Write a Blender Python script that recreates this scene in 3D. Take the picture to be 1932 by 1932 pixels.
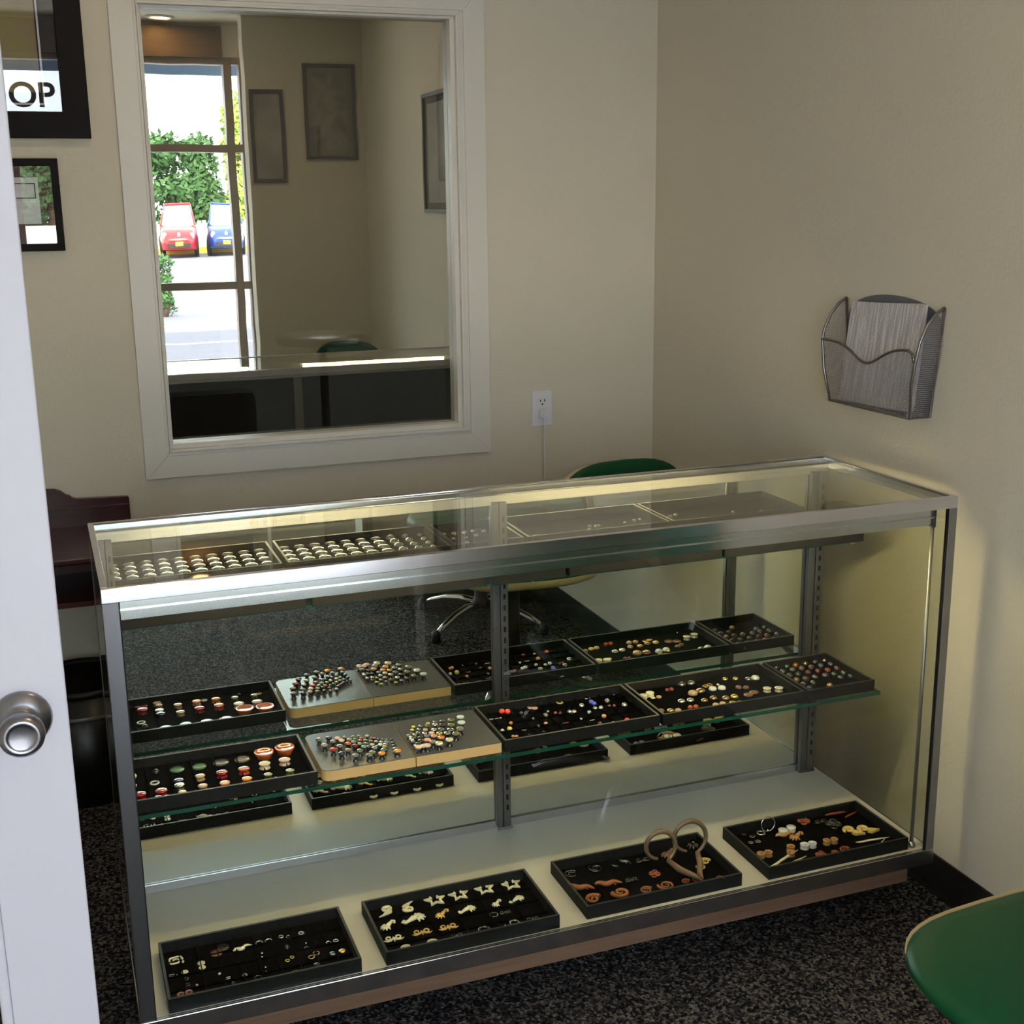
import bpy, bmesh, math, random
from mathutils import Vector, Matrix
R = random.Random(7)
PI = math.pi
for o in list(bpy.data.objects): bpy.data.objects.remove(o, do_unlink=True)
SC = bpy.context.scene
COL = SC.collection

# ------------------------------------------------------------ camera, sky, exposure
cam_d = bpy.data.cameras.new('camera'); cam = bpy.data.objects.new('camera', cam_d); COL.objects.link(cam)
CX, CY, CZ, YAW, PIT, ROL, FPX = -0.05737, -2.17686, 1.65410, 0.353853, -0.237543, -0.013023, 2391.89
ca, sa, cb, sb, cc, sc_ = math.cos(YAW), math.sin(YAW), math.cos(PIT), math.sin(PIT), math.cos(ROL), math.sin(ROL)
fwd = Vector((sa*cb, ca*cb, sb)); right = Vector((ca, -sa, 0)); up = right.cross(fwd)
r_ = right*cc + up*sc_; u_ = -right*sc_ + up*cc
M = Matrix.Identity(4)
for i in range(3):
    M[i][0] = r_[i]; M[i][1] = u_[i]; M[i][2] = -fwd[i]; M[i][3] = (CX, CY, CZ)[i]
cam.matrix_world = M
cam_d.sensor_width = 36; cam_d.lens = 36*FPX/1932; cam_d.clip_start = .02; cam_d.clip_end = 500
SC.camera = cam
w = bpy.data.worlds.new('sky'); SC.world = w; w.use_nodes = True
wn = w.node_tree.nodes; wl = w.node_tree.links
bg = wn['Background']; bg.inputs[0].default_value = (.86, .93, 1.0, 1); bg.inputs[1].default_value = 9.0
sun_d = bpy.data.lights.new('sun', 'SUN'); sun_d.energy = 18; sun_d.angle = .01; sun_d.color = (1, .93, .82)
sun = bpy.data.objects.new('sun', sun_d); COL.objects.link(sun); sun.rotation_euler = (math.radians(-60), math.radians(10), math.radians(14))
SC.view_settings.view_transform = 'Standard'; SC.view_settings.look = 'None'
SC.view_settings.exposure = 0.0; SC.view_settings.gamma = 1.0; SC.view_settings.use_curve_mapping = False

# ------------------------------------------------------------ helpers
def srgb(r, g, b):
    f = lambda c: (c/255/12.92) if c/255 <= .04045 else ((c/255+.055)/1.055)**2.4
    return (f(r), f(g), f(b), 1)
def newmat(name):
    m = bpy.data.materials.new(name); m.use_nodes = True
    return m, m.node_tree.nodes, m.node_tree.links, m.node_tree.nodes['Principled BSDF']
def mat(name, col, rough=.5, metal=0, spec=.5, noise=0, nscale=40, bump=0, bscale=200, emit=None, es=0, coat=0, stretch=None, trans=0, bdist=.001):
    m, n, l, p = newmat(name)
    p.inputs['Base Color'].default_value = col
    p.inputs['Roughness'].default_value = rough; p.inputs['Metallic'].default_value = metal
    p.inputs['Specular IOR Level'].default_value = spec; p.inputs['Coat Weight'].default_value = coat
    p.inputs['Coat Roughness'].default_value = .03
    if trans: p.inputs['Transmission Weight'].default_value = trans
    if emit: p.inputs['Emission Color'].default_value = emit; p.inputs['Emission Strength'].default_value = es
    tc = n.new('ShaderNodeTexCoord'); mp = n.new('ShaderNodeMapping'); l.new(tc.outputs['Object'], mp.inputs[0])
    if stretch: mp.inputs['Scale'].default_value = stretch
    if noise:
        t = n.new('ShaderNodeTexNoise'); t.inputs['Scale'].default_value = nscale; t.inputs['Detail'].default_value = 5
        l.new(mp.outputs[0], t.inputs['Vector'])
        mx = n.new('ShaderNodeMix'); mx.data_type = 'RGBA'
        mx.inputs[6].default_value = tuple(c*(1-noise) for c in col[:3])+(1,); mx.inputs[7].default_value = tuple(min(1, c*(1+noise)) for c in col[:3])+(1,)
        l.new(t.outputs['Fac'], mx.inputs[0]); l.new(mx.outputs[2], p.inputs['Base Color'])
    if bump:
        t2 = n.new('ShaderNodeTexNoise'); t2.inputs['Scale'].default_value = bscale; t2.inputs['Detail'].default_value = 4
        l.new(mp.outputs[0], t2.inputs['Vector'])
        b = n.new('ShaderNodeBump'); b.inputs['Strength'].default_value = bump; b.inputs['Distance'].default_value = bdist
        l.new(t2.outputs['Fac'], b.inputs['Height']); l.new(b.outputs[0], p.inputs['Normal'])
    return m
def glassmat(name, tint, refl=.04, gloss=(1, 1, 1, 1), wavy=0):
    """Thin clear sheet: Schlick reflection over straight-through transmission."""
    m, n, l, p = newmat(name); n.remove(p); out = n['Material Output']
    tr = n.new('ShaderNodeBsdfTransparent'); tr.inputs[0].default_value = tint
    gl = n.new('ShaderNodeBsdfGlossy'); gl.inputs['Roughness'].default_value = 0; gl.inputs[0].default_value = gloss
    g = n.new('ShaderNodeNewGeometry'); d = n.new('ShaderNodeVectorMath'); d.operation = 'DOT_PRODUCT'
    l.new(g.outputs['Normal'], d.inputs[0]); l.new(g.outputs['Incoming'], d.inputs[1])
    def mth(op, a, b=None, cl=False):
        k = n.new('ShaderNodeMath'); k.operation = op; k.use_clamp = cl
        for i, v in enumerate((a, b)):
            if v is None: continue
            if isinstance(v, (int, float)): k.inputs[i].default_value = v
            else: l.new(v, k.inputs[i])
        return k.outputs[0]
    a = mth('ABSOLUTE', d.outputs['Value']); s = mth('SUBTRACT', 1.0, a, True); pw = mth('POWER', s, 5.0)
    f = mth('ADD', mth('MULTIPLY', pw, 1-refl), refl, True)
    if wavy:
        tc = n.new('ShaderNodeTexCoord'); t = n.new('ShaderNodeTexNoise'); t.inputs['Scale'].default_value = 5; t.inputs['Detail'].default_value = 1
        l.new(tc.outputs['Object'], t.inputs['Vector']); b = n.new('ShaderNodeBump'); b.inputs['Strength'].default_value = wavy; b.inputs['Distance'].default_value = .01
        l.new(t.outputs['Fac'], b.inputs['Height']); l.new(b.outputs[0], gl.inputs['Normal'])
    mx = n.new('ShaderNodeMixShader'); l.new(f, mx.inputs[0]); l.new(tr.outputs[0], mx.inputs[1]); l.new(gl.outputs[0], mx.inputs[2])
    l.new(mx.outputs[0], out.inputs[0])
    return m

# mesh building: MB collects shapes in one bmesh
class MB:
    def __init__(s): s.bm = bmesh.new()
    def box(s, x0, x1, y0, y1, z0, z1, mi=0, m=None, bev=0):
        vs = [s.bm.verts.new((x, y, z)) for x in (x0, x1) for y in (y0, y1) for z in (z0, z1)]
        if m: [setattr(v, 'co', m @ v.co) for v in vs]
        F = []
        for q in ((0,1,3,2),(4,6,7,5),(0,4,5,1),(2,3,7,6),(0,2,6,4),(1,5,7,3)):
            f = s.bm.faces.new([vs[i] for i in q]); f.material_index = mi; F.append(f)
        if bev:
            ed = list({e for f in F for e in f.edges})
            bmesh.ops.bevel(s.bm, geom=ed, offset=bev, segments=2, affect='EDGES', profile=.6)
        return s
    def lathe(s, prof, seg=20, c=(0,0,0), m=None, mi=0, smooth=True):
        rings = []
        for r, z in prof:
            if r < 1e-6: rings.append([s.bm.verts.new((c[0], c[1], c[2]+z))])
            else: rings.append([s.bm.verts.new((c[0]+r*math.cos(2*PI*i/seg), c[1]+r*math.sin(2*PI*i/seg), c[2]+z)) for i in range(seg)])
        if m:
            for rg in rings:
                for v in rg: v.co = m @ v.co
        for a, b in zip(rings, rings[1:]):
            for i in range(seg):
                j = (i+1) % seg
                if len(a) == 1 and len(b) == 1: continue
                if len(a) == 1: f = s.bm.faces.new((a[0], b[i], b[j]))
                elif len(b) == 1: f = s.bm.faces.new((a[i], a[j], b[0]))
                else: f = s.bm.faces.new((a[i], a[j], b[j], b[i]))
                f.material_index = mi; f.smooth = smooth
        return s
    def tube(s, pts, rad, seg=8, closed=False, mi=0, flat=1.0):
        pts = [Vector(p) for p in pts]; n = len(pts)
        rad = rad if isinstance(rad, (list, tuple)) else [rad]*n
        rings = []; prev = None
        for i, p in enumerate(pts):
            if closed: t = pts[(i+1) % n]-pts[i-1]
            else: t = pts[min(i+1, n-1)]-pts[max(i-1, 0)]
            t.normalize()
            if prev is None:
                a = Vector((0, 0, 1)) if abs(t.z) < .9 else Vector((1, 0, 0)); u = t.cross(a).normalized()
            else: u = (prev-t*prev.dot(t)).normalized()
            prev = u; v = t.cross(u)
            rings.append([s.bm.verts.new(p+rad[i]*(math.cos(2*PI*k/seg)*u+math.sin(2*PI*k/seg)*v*flat)) for k in range(seg)])
        rr = list(zip(rings, rings[1:]))+([(rings[-1], rings[0])] if closed else [])
        for a, b in rr:
            for k in range(seg):
                f = s.bm.faces.new((a[k], a[(k+1) % seg], b[(k+1) % seg], b[k])); f.smooth = True; f.material_index = mi
        if not closed:
            for rg in (rings[0][::-1], rings[-1]):
                f = s.bm.faces.new(rg); f.material_index = mi
        return s
    def prism(s, poly, z0, z1, m=None, mi=0, inner=None):
        """extruded outline; with inner the shape is a band between two outlines of equal length"""
        def V(x, y, z):
            v = s.bm.verts.new((x, y, z))
            if m: v.co = m @ v.co
            return v
        if inner is None:
            a = [V(x, y, z0) for x, y in poly]; b = [V(x, y, z1) for x, y in poly]; n = len(poly)
            fs = [s.bm.faces.new(a[::-1]), s.bm.faces.new(b)]
            fs += [s.bm.faces.new((a[i], a[(i+1) % n], b[(i+1) % n], b[i])) for i in range(n)]
        else:
            n = len(poly)
            A = [V(x, y, z0) for x, y in poly]; B = [V(x, y, z1) for x, y in poly]
            c = [V(x, y, z0) for x, y in inner]; d = [V(x, y, z1) for x, y in inner]; fs = []
            for i in range(n):
                j = (i+1) % n
                fs += [s.bm.faces.new(q) for q in ((A[i], A[j], B[j], B[i]), (B[i], B[j], d[j], d[i]), (d[i], d[j], c[j], c[i]), (c[i], c[j], A[j], A[i]))]
        for f in fs: f.material_index = mi
        return s
    def build(s, name, mats, parent=None, bevel=0, seg=2, smooth=False, subsurf=0):
        bmesh.ops.recalc_face_normals(s.bm, faces=s.bm.faces)
        me = bpy.data.meshes.new(name); s.bm.to_mesh(me); s.bm.free()
        for mm in (mats if isinstance(mats, (list, tuple)) else [mats]): me.materials.append(mm)
        if smooth:
            for p in me.polygons: p.use_smooth = True
        o = bpy.data.objects.new(name, me); COL.objects.link(o)
        if parent is not None: o.parent = parent
        if bevel:
            b = o.modifiers.new('bevel', 'BEVEL'); b.width = bevel; b.segments = seg; b.limit_method = 'ANGLE'
        if subsurf:
            b = o.modifiers.new('sub', 'SUBSURF'); b.levels = subsurf; b.render_levels = subsurf
        return o
def tag(o, label=None, cat=None, group=None, kind=None):
    for k, v in (('label', label), ('category', cat), ('group', group), ('kind', kind)):
        if v: o[k] = v
    return o
def empty(name, loc, label, cat, group=None, rz=0):
    o = bpy.data.objects.new(name, None); COL.objects.link(o); o.location = loc; o.rotation_euler.z = rz
    o.empty_display_size = .05
    return tag(o, label, cat, group)
def struct(o, label=None): return tag(o, label, None, None, 'structure')
def copy_tree(o, parent=None):
    c = o.copy(); COL.objects.link(c)
    if parent is not None: c.parent = parent
    for ch in [x for x in o.children]: copy_tree(ch, c)
    return c
def circ(r, n=24, cx=0, cy=0, a0=0): return [(cx+r*math.cos(a0+2*PI*i/n), cy+r*math.sin(a0+2*PI*i/n)) for i in range(n)]
def rrect(x0, x1, y0, y1, r, seg=5, corners=(1,1,1,1)):
    out = []
    for (cx, cy, a), k in zip(((x1-r, y1-r, 0), (x0+r, y1-r, 90), (x0+r, y0+r, 180), (x1-r, y0+r, 270)), corners):
        if k:
            for i in range(seg+1): t = math.radians(a+90*i/seg); out.append((cx+r*math.cos(t), cy+r*math.sin(t)))
        else:
            out.append((x1 if a in (0, 270) else x0, y1 if a in (0, 90) else y0))
    return out

# ------------------------------------------------------------ materials
WALLC = srgb(215, 208, 192)
m_wall = mat('wall_paint', WALLC, .75, noise=.03, nscale=3, bump=.35, bscale=95, bdist=.0035)
m_wall2 = mat('wall_paint_front', WALLC, .8)
m_ceil = mat('ceiling_paint', srgb(222, 214, 198), .85, bump=.3, bscale=60)
m_trim = mat('trim_paint', srgb(222, 219, 212), .35, bump=.08, bscale=30)
m_door = mat('door_paint', srgb(202, 200, 210), .35, bump=.05, bscale=200)
m_alu = mat('brushed_aluminium', srgb(222, 222, 230), .16, 1, noise=.02, nscale=120, stretch=(.03, 1, 1))
m_alu_v = mat('aluminium_upright', srgb(122, 122, 126), .35, 1, noise=.1, nscale=60, stretch=(1, 1, .05))
m_alu_m = mat('matte_aluminium', srgb(150, 148, 146), .42, .9)
m_slot = mat('dark_slot', srgb(14, 14, 16), .9)
m_chrome = mat('chrome', srgb(225, 225, 228), .08, 1)
m_nickel = mat('satin_nickel', srgb(150, 148, 154), .3, 1)
m_steel = mat('zinc_steel', srgb(170, 172, 176), .3, 1)
m_black = mat('black_velvet_lining', srgb(7, 7, 9), .95, spec=.05, noise=.3, nscale=300)
m_trayw = mat('black_tray_board', srgb(12, 12, 15), .75, spec=.25, noise=.12, nscale=300)
m_rim = mat('worn_tray_rim', srgb(42, 42, 47), .5, noise=.15, nscale=200)
m_deck = mat('cream_laminate_deck', srgb(196, 192, 186), .5, noise=.02, nscale=10)
m_woodapron = None
m_rubber = mat('black_rubber', srgb(18, 18, 20), .5)
m_blackpl = mat('black_plastic', srgb(12, 12, 14), .35)
m_white = mat('white_plastic', srgb(225, 225, 232), .35)
m_cream = mat('cream_shell_plastic', srgb(205, 190, 150), .35)
m_green = mat('green_vinyl', srgb(3, 80, 46), .42, spec=.35, noise=.06, nscale=300, bump=.15, bscale=900, bdist=.0005)
m_tube = mat('fluorescent_tube', (1, .93, .68, 1), .3, emit=(1, .81, .42, 1), es=58)
m_mdf = mat('board_edge', srgb(206, 170, 118), .6, noise=.06, nscale=80)
m_lam = mat('grey_laminate', srgb(74, 76, 84), .2, noise=.03, nscale=50)
m_baseb = mat('black_vinyl_baseboard', srgb(28, 26, 25), .5)
def woodmat(name, c1, c2, sc=(1.5, 30, 30), rough=.4):
    m, n, l, p = newmat(name); tc = n.new('ShaderNodeTexCoord'); mp = n.new('ShaderNodeMapping'); mp.inputs['Scale'].default_value = sc
    t = n.new('ShaderNodeTexNoise'); t.inputs['Scale'].default_value = 2.2; t.inputs['Detail'].default_value = 7; t.inputs['Distortion'].default_value = .8
    l.new(tc.outputs['Object'], mp.inputs[0]); l.new(mp.outputs[0], t.inputs['Vector'])
    mx = n.new('ShaderNodeMix'); mx.data_type = 'RGBA'; mx.inputs[6].default_value = c1; mx.inputs[7].default_value = c2
    l.new(t.outputs['Fac'], mx.inputs[0]); l.new(mx.outputs[2], p.inputs['Base Color']); p.inputs['Roughness'].default_value = rough
    return m
m_woodapron = woodmat('oak_kick_board', srgb(84, 62, 50), srgb(134, 104, 84))
m_mahog = woodmat('mahogany', srgb(40, 12, 12), srgb(78, 30, 26), rough=.28)
def carpetmat():
    m, n, l, p = newmat('loop_carpet'); tc = n.new('ShaderNodeTexCoord')
    v = n.new('ShaderNodeTexVoronoi'); v.inputs['Scale'].default_value = 160; l.new(tc.outputs['Object'], v.inputs['Vector'])
    t = n.new('ShaderNodeTexNoise'); t.inputs['Scale'].default_value = 110; t.inputs['Detail'].default_value = 3; l.new(tc.outputs['Object'], t.inputs['Vector'])
    rp = n.new('ShaderNodeValToRGB'); e = rp.color_ramp.elements
    e[0].position = .36; e[0].color = srgb(16, 17, 22); e[1].position = .68; e[1].color = srgb(108, 102, 98)
    k = e.new(.52); k.color = srgb(52, 51, 54)
    mx = n.new('ShaderNodeMix'); mx.inputs[0].default_value = .55; l.new(t.outputs['Fac'], mx.inputs[2]); l.new(v.outputs['Color'], mx.inputs[3])
    l.new(mx.outputs[0], rp.inputs[0]); l.new(rp.outputs[0], p.inputs['Base Color']); p.inputs['Roughness'].default_value = .95
    p.inputs['Specular IOR Level'].default_value = .1
    b = n.new('ShaderNodeBump'); b.inputs['Strength'].default_value = .8; b.inputs['Distance'].default_value = .004; l.new(v.outputs['Distance'], b.inputs['Height']); l.new(b.outputs[0], p.inputs['Normal'])
    return m
m_carpet = carpetmat()
m_glass = glassmat('case_glass', (.955, .974, .950, 1), .022)
m_gedge = mat('green_glass_edge', srgb(8, 66, 54), .4, spec=.3)
m_shelf = glassmat('shelf_glass', (.95, .985, .965, 1), .025)
m_clear = glassmat('window_glass', (.97, .985, .98, 1))
m_coated = glassmat('coated_glass', (.45, .46, .44, 1), .50, (.90, .89, .80, 1), wavy=.012)
m_mirror, _n, _l, _p = newmat('mirror'); _p.inputs['Metallic'].default_value = 1; _p.inputs['Roughness'].default_value = 0; _p.inputs['Base Color'].default_value = (.80, .83, .78, 1)
m_mback = mat('mirror_backing', srgb(34, 34, 38), .6)

# ------------------------------------------------------------ the room
YW, XR, XL, YF, ZC = 1.670, 1.879, -1.0, -2.95, 2.78
ZD = .187; H = 1.028; D = .507; W = 1.78; YM = .4736
struct(MB().box(XL-.1, XR+.1, YF-.1, YW+.1, -.1, 0).build('floor', m_carpet))
struct(MB().box(XL-.1, XR+.1, YF-.1, YW+.1, ZC, ZC+.1).build('ceiling', m_ceil))
struct(MB().box(XR, XR+.1, YF, YW+.1, 0, ZC).build('wall_right', m_wall))
struct(MB().box(XL-.1, XL, YF, YW+.1, 0, ZC).build('wall_left', m_wall2))
gx0, gx1, gz0, gz1 = .285, 1.182, .972, 2.198     # interior window opening
mb = MB()
for a in ((XL, gx0, 0, ZC), (gx1, XR, 0, ZC), (gx0, gx1, 0, gz0), (gx0, gx1, gz1, ZC)): mb.box(a[0], a[1], YW, YW+.12, a[2], a[3])
struct(mb.build('wall_back', m_wall))
# front wall with the storefront opening, and the short wall with the pictures
sx0, sx1, sz1 = -.70, 1.33, 2.58
mb = MB()
for a in ((XL-.1, sx0, 0, ZC), (sx1, XR+.1, 0, ZC), (sx0, sx1, sz1, ZC)): mb.box(a[0], a[1], YF-.1, YF, a[2], a[3])
mb.box(sx0, sx1, YF-.1, YF, 0, .12)
struct(mb.build('wall_front', m_wall2))
struct(MB().box(1.185, XR, -2.25, -2.12, 0, ZC).build('wall_near', m_wall2))
# baseboards
struct(MB().box(XR-.006, XR, -2.12, YW, 0, .1).box(XR-.012, XR-.006, -2.12, YW, 0, .012).build('baseboard_right', m_baseb, bevel=.002))
struct(MB().box(XL, XR-.006, YW-.006, YW, 0, .1).build('baseboard_back', m_baseb))
struct(MB().box(1.185, XR-.012, -2.12, -2.113, 0, .1).build('baseboard_near', m_baseb))

# interior window: casing, stops, coated pane
w1 = struct(MB().box(gx0-.004, gx1+.004, YW+.03, YW+.036, gz0-.004, gz1+.004).build('window_1', m_coated))
cx0, cx1, cz0, cz1 = .202, 1.289, .874, 2.300
def mitre(xa, xb, za, zb, x2a, x2b, z2a, z2b, y0, y1, name, parent):
    quads = {'bottom': ((xa, za), (xb, za), (x2b, z2a), (x2a, z2a)), 'top': ((x2a, z2b), (x2b, z2b), (xb, zb), (xa, zb)),
             'left': ((xa, za), (x2a, z2a), (x2a, z2b), (xa, zb)), 'right': ((x2b, z2a), (xb, za), (xb, zb), (x2b, z2b))}
    for k, q in quads.items():
        b = MB(); T = Matrix(((1, 0, 0, 0), (0, 0, 1, 0), (0, 1, 0, 0), (0, 0, 0, 1)))
        b.prism(q, y0, y1, m=T); b.build(name, m_trim, parent, bevel=.0015)
cin = (.268, 1.222, .940, 2.222)
mitre(cx0, cx1, cz0, cz1, cin[0], cin[1], cin[2], cin[3], YW-.016, YW, 'casing', w1)
mitre(cin[0]-.001, cin[1]+.001, cin[2]-.001, cin[3]+.001, .276, 1.206, .951, 2.212, YW-.010, YW+.004, 'moulding', w1)
mitre(.276, 1.206, .951, 2.212, .281, 1.196, .960, 2.205, YW-.022, YW+.004, 'stop', w1)
mitre(.281, 1.196, .960, 2.205, gx0+.003, gx1-.001, gz0+.003, gz1-.001, YW-.008, YW+.03, 'sash', w1)

# the room beyond the pane
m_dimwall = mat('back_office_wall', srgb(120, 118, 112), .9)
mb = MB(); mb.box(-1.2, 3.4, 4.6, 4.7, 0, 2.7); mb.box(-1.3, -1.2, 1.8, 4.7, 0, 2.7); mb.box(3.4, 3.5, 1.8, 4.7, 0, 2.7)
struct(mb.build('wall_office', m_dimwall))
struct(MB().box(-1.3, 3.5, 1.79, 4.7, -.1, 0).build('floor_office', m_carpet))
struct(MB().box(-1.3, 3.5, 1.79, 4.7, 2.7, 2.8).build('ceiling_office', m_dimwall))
t = empty('pedestal_table', (.95, 2.6, 0), 'small round pedestal table in the dim room behind the interior window', 'table')
MB().lathe([(0, 1.155), (.17, 1.155), (.175, 1.165), (.175, 1.18), (.17, 1.188), (0, 1.188)], 32).build('tabletop', m_alu_m, t)
MB().lathe([(0, .03), (.016, .03), (.016, 1.155), (0, 1.155)], 12).build('pole', m_blackpl, t)
MB().lathe([(0, 0), (.2, 0), (.2, .012), (.03, .03), (0, .03)], 28).build('base', m_blackpl, t)
t = empty('office_chair', (.42, 2.44, 0), 'black padded office chair in the dim room behind the interior window', 'chair')
mb = MB(); mb.box(-.26, .24, -.05, .05, .55, 1.02, bev=.04); mb.build('backrest', m_blackpl, t)
MB().box(-.25, .25, -.5, -.02, .42, .5, bev=.03).build('seat', m_blackpl, t)
for s in (-1, 1): MB().tube([(s*.25, -.02, .75), (s*.29, -.1, .72), (s*.29, -.35, .7), (s*.27, -.36, .45)], .02).build('armrest', m_blackpl, t)
MB().lathe([(0, .08), (.03, .08), (.03, .42), (0, .42)], 12, (0, -.25, 0)).build('column', m_blackpl, t)
for k in range(5):
    a = k*2*PI/5; MB().tube([(0, -.25, .1), (.28*math.cos(a), -.25+.28*math.sin(a), .06), (.3*math.cos(a), -.25+.3*math.sin(a), .02)], [.022, .018, .02]).build('leg', m_blackpl, t)

struct(MB().box(XL-.1, 8, YF-.1, YW+.1, 2.9, 6.2).build('wall_shade_block', m_wall2))  # unseen upper mass added so the building shades the near parking lot
t = empty('ceiling_light', (1.1, 3.2, 2.7), 'unseen fill lamp added to brighten the office beyond the interior window', 'ceiling light')  # made-up fitting for the fill light in the office
MB().lathe([(.085, 0), (.105, 0), (.105, -.008), (.085, -.012)], 28).build('trim_ring', m_white, t)
ld = bpy.data.lights.new('office_fill_light', 'AREA'); ld.shape = 'DISK'; ld.size = .16; ld.energy = 45; ld.color = (.85, .9, 1)  # fill light added to lift the office from black
lo = bpy.data.objects.new('office_fill_light', ld); COL.objects.link(lo); lo.location = (1.1, 3.2, 2.67)
# storefront
w2 = struct(MB().box(sx0, sx1, YF-.05, YF-.044, .12, sz1).build('window_2', m_clear))
m_mull = mat('storefront_aluminium', srgb(150, 138, 128), .45, .3)
for x in (sx0+.025, -.2, .5-.22, 1.215, sx1-.02):
    if x == .5-.22: continue
    MB().box(x-.025, x+.025, YF-.09, YF-.0, .12, sz1).build('mullion', m_mull, w2, bevel=.003)
for z in (.15, 1.165, 2.03, sz1-.02):
    MB().box(sx0, sx1, YF-.085, YF-.005, z-.024, z+.024).build('transom', m_mull, w2, bevel=.003)
m_brown = woodmat('brown_valance_wood', srgb(98, 84, 76), srgb(130, 116, 104), (1, 6, 20))
struct(MB().box(sx0-.05, 1.185, YF, YF+.03, 2.575, 2.76).build('trim_1', m_brown, bevel=.003))
# shop lettering on the glass, read from outside
m_vinyl = mat('dark_vinyl_lettering', srgb(46, 40, 48), .6)
def lettering(text, x, z, size, y):
    cu = bpy.data.curves.new('lettering', 'FONT'); cu.body = text; cu.size = size; cu.extrude = .001; cu.offset = .004
    o = bpy.data.objects.new('lettering_tmp', cu); COL.objects.link(o)
    bpy.context.view_layer.update()
    me = bpy.data.meshes.new_from_object(o.evaluated_get(bpy.context.evaluated_depsgraph_get())); bpy.data.objects.remove(o)
    me.materials.append(m_vinyl)
    q = bpy.data.objects.new('lettering', me); COL.objects.link(q); q.rotation_euler = (PI/2, 0, 0); q.location = (x, y, z)
    return q
q = lettering('OP', -.095, 2.268, .20, YF-.056); tag(q, 'dark shop lettering on the storefront glass, mirrored in the big black picture', 'lettering')

# ceiling lamp (warm, recessed)
t = empty('ceiling_light', (.80, -2.72, ZC), 'warm recessed ceiling lamp near the storefront, mirrored in the interior window', 'ceiling light')
MB().lathe([(.055, 0), (.085, 0), (.085, -.008), (.06, -.012), (.055, -.004)], 28).build('trim_ring', m_white, t)
MB().lathe([(0, -.006), (.05, -.006), (.05, -.003), (0, -.003)], 24).build('lens', mat('warm_lens', (1, .6, .25, 1), .4, emit=(1, .52, .16, 1), es=90), t)
for k, (x, y, en) in enumerate(((.9, -.9, 5), (.2, .9, 2.5))):
    ld = bpy.data.lights.new('ceiling_lamp_glow', 'AREA'); ld.shape = 'DISK'; ld.size = .16; ld.energy = en; ld.color = (1, .74, .42)
    lo = bpy.data.objects.new('ceiling_lamp_glow', ld); COL.objects.link(lo); lo.location = (x, y, ZC-.025)
    t = empty('ceiling_light', (x, y, ZC), ('warm recessed ceiling lamp above the middle of the room' if k == 0 else 'warm recessed ceiling lamp above the space behind the case'), 'ceiling light')
    MB().lathe([(.085, 0), (.105, 0), (.105, -.008), (.085, -.012)], 28).build('trim_ring', m_white, t)

# white French door
d = struct(MB().box(-.1-.95+.02, -.067-.104, -.55, -.544, .25, 1.93).build('door_1', m_clear))
mb = MB(); mb.box(-.067-.106, -.067, -.567, -.532, .008, 2.04); mb.build('stile', m_door, d, bevel=.002)
MB().box(-.99, -.89, -.567, -.532, .008, 2.04).build('stile', m_door, d, bevel=.002)
MB().box(-.89, -.173, -.567, -.532, .008, .25).build('rail', m_door, d, bevel=.002)
MB().box(-.89, -.173, -.567, -.532, 1.93, 2.04).build('rail', m_door, d, bevel=.002)
for xa, xb in ((-.187, -.173), (-.89, -.876)):
    MB().box(xa, xb, -.571, -.528, .25, 1.93).build('glazing_bead', m_door, d, bevel=.004, seg=3)
kx, kz = -.122, 1.036
RX = Matrix.Translation((kx, -.567, kz)) @ Matrix.Rotation(PI/2, 4, 'X')
hn = MB(); hn.lathe([(0, 0), (.036, 0), (.0365, .004), (.034, .008), (.022, .012), (.013, .017), (.0115, .026), (.013, .034), (.021, .039), (.0262, .046), (.0275, .055), (.0265, .063), (.0225, .068), (.0185, .0695), (.0165, .0675), (.014, .0665), (0, .0665)], 40, m=RX)
hn.build('door_knob', m_nickel, d)

# ------------------------------------------------------------ outlet and cord
mx_ = 1.472; mz = 1.004; yo = YW
t = empty('wall_outlet', (mx_, yo, mz-.06), 'white duplex wall outlet with a plug and cord in its lower socket', 'outlet')
def lo_(b, o): return b
MB().box(-.036, .036, -.007, 0, 0, .118).build('cover_plate', m_white, t, bevel=.003)
for zc in (.040, .080):
    MB().prism([(x, z) for x, z in rrect(-.0165, .0165, zc-.0145, zc+.0145, .009)], -.009, -.006, m=Matrix(((1,0,0,0),(0,0,1,0),(0,1,0,0),(0,0,0,1)))).build('socket', m_white, t)
mb = MB(); mb.box(-.0085, -.0055, -.0095, -.0088, .081, .089); mb.box(.0055, .0085, -.0095, -.0088, .081, .090); mb.lathe([(0, 0), (.003, 0), (0, .0005)], 10, m=Matrix.Translation((0, -.009, .0735)) @ Matrix.Rotation(PI/2, 4, 'X')); mb.build('slots', m_slot, t)
t = empty('power_cord', (mx_-.005, yo-.02, .004), 'white power cord hanging from the outlet down behind the case', 'cord')
MB().box(-.010, .012, -.014, .012, mz-.033, mz-.006, bev=.003).build('plug', m_white, t)
pts = [(-.001, -.012, mz-.012), (-.001, -.02, mz-.03), (.001, -.018, mz-.06)] + [(.004*math.sin(k*.5), -.012+.006*math.sin(k*.3), mz-.06-k*.06) for k in range(1, 14)]+[(0, -.02, .1), (.0, -.03, .02), (-.05, -.06, .004), (-.15, -.08, .004)]
MB().tube(pts, .0028, 8).build('cable', m_white, t)

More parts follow.
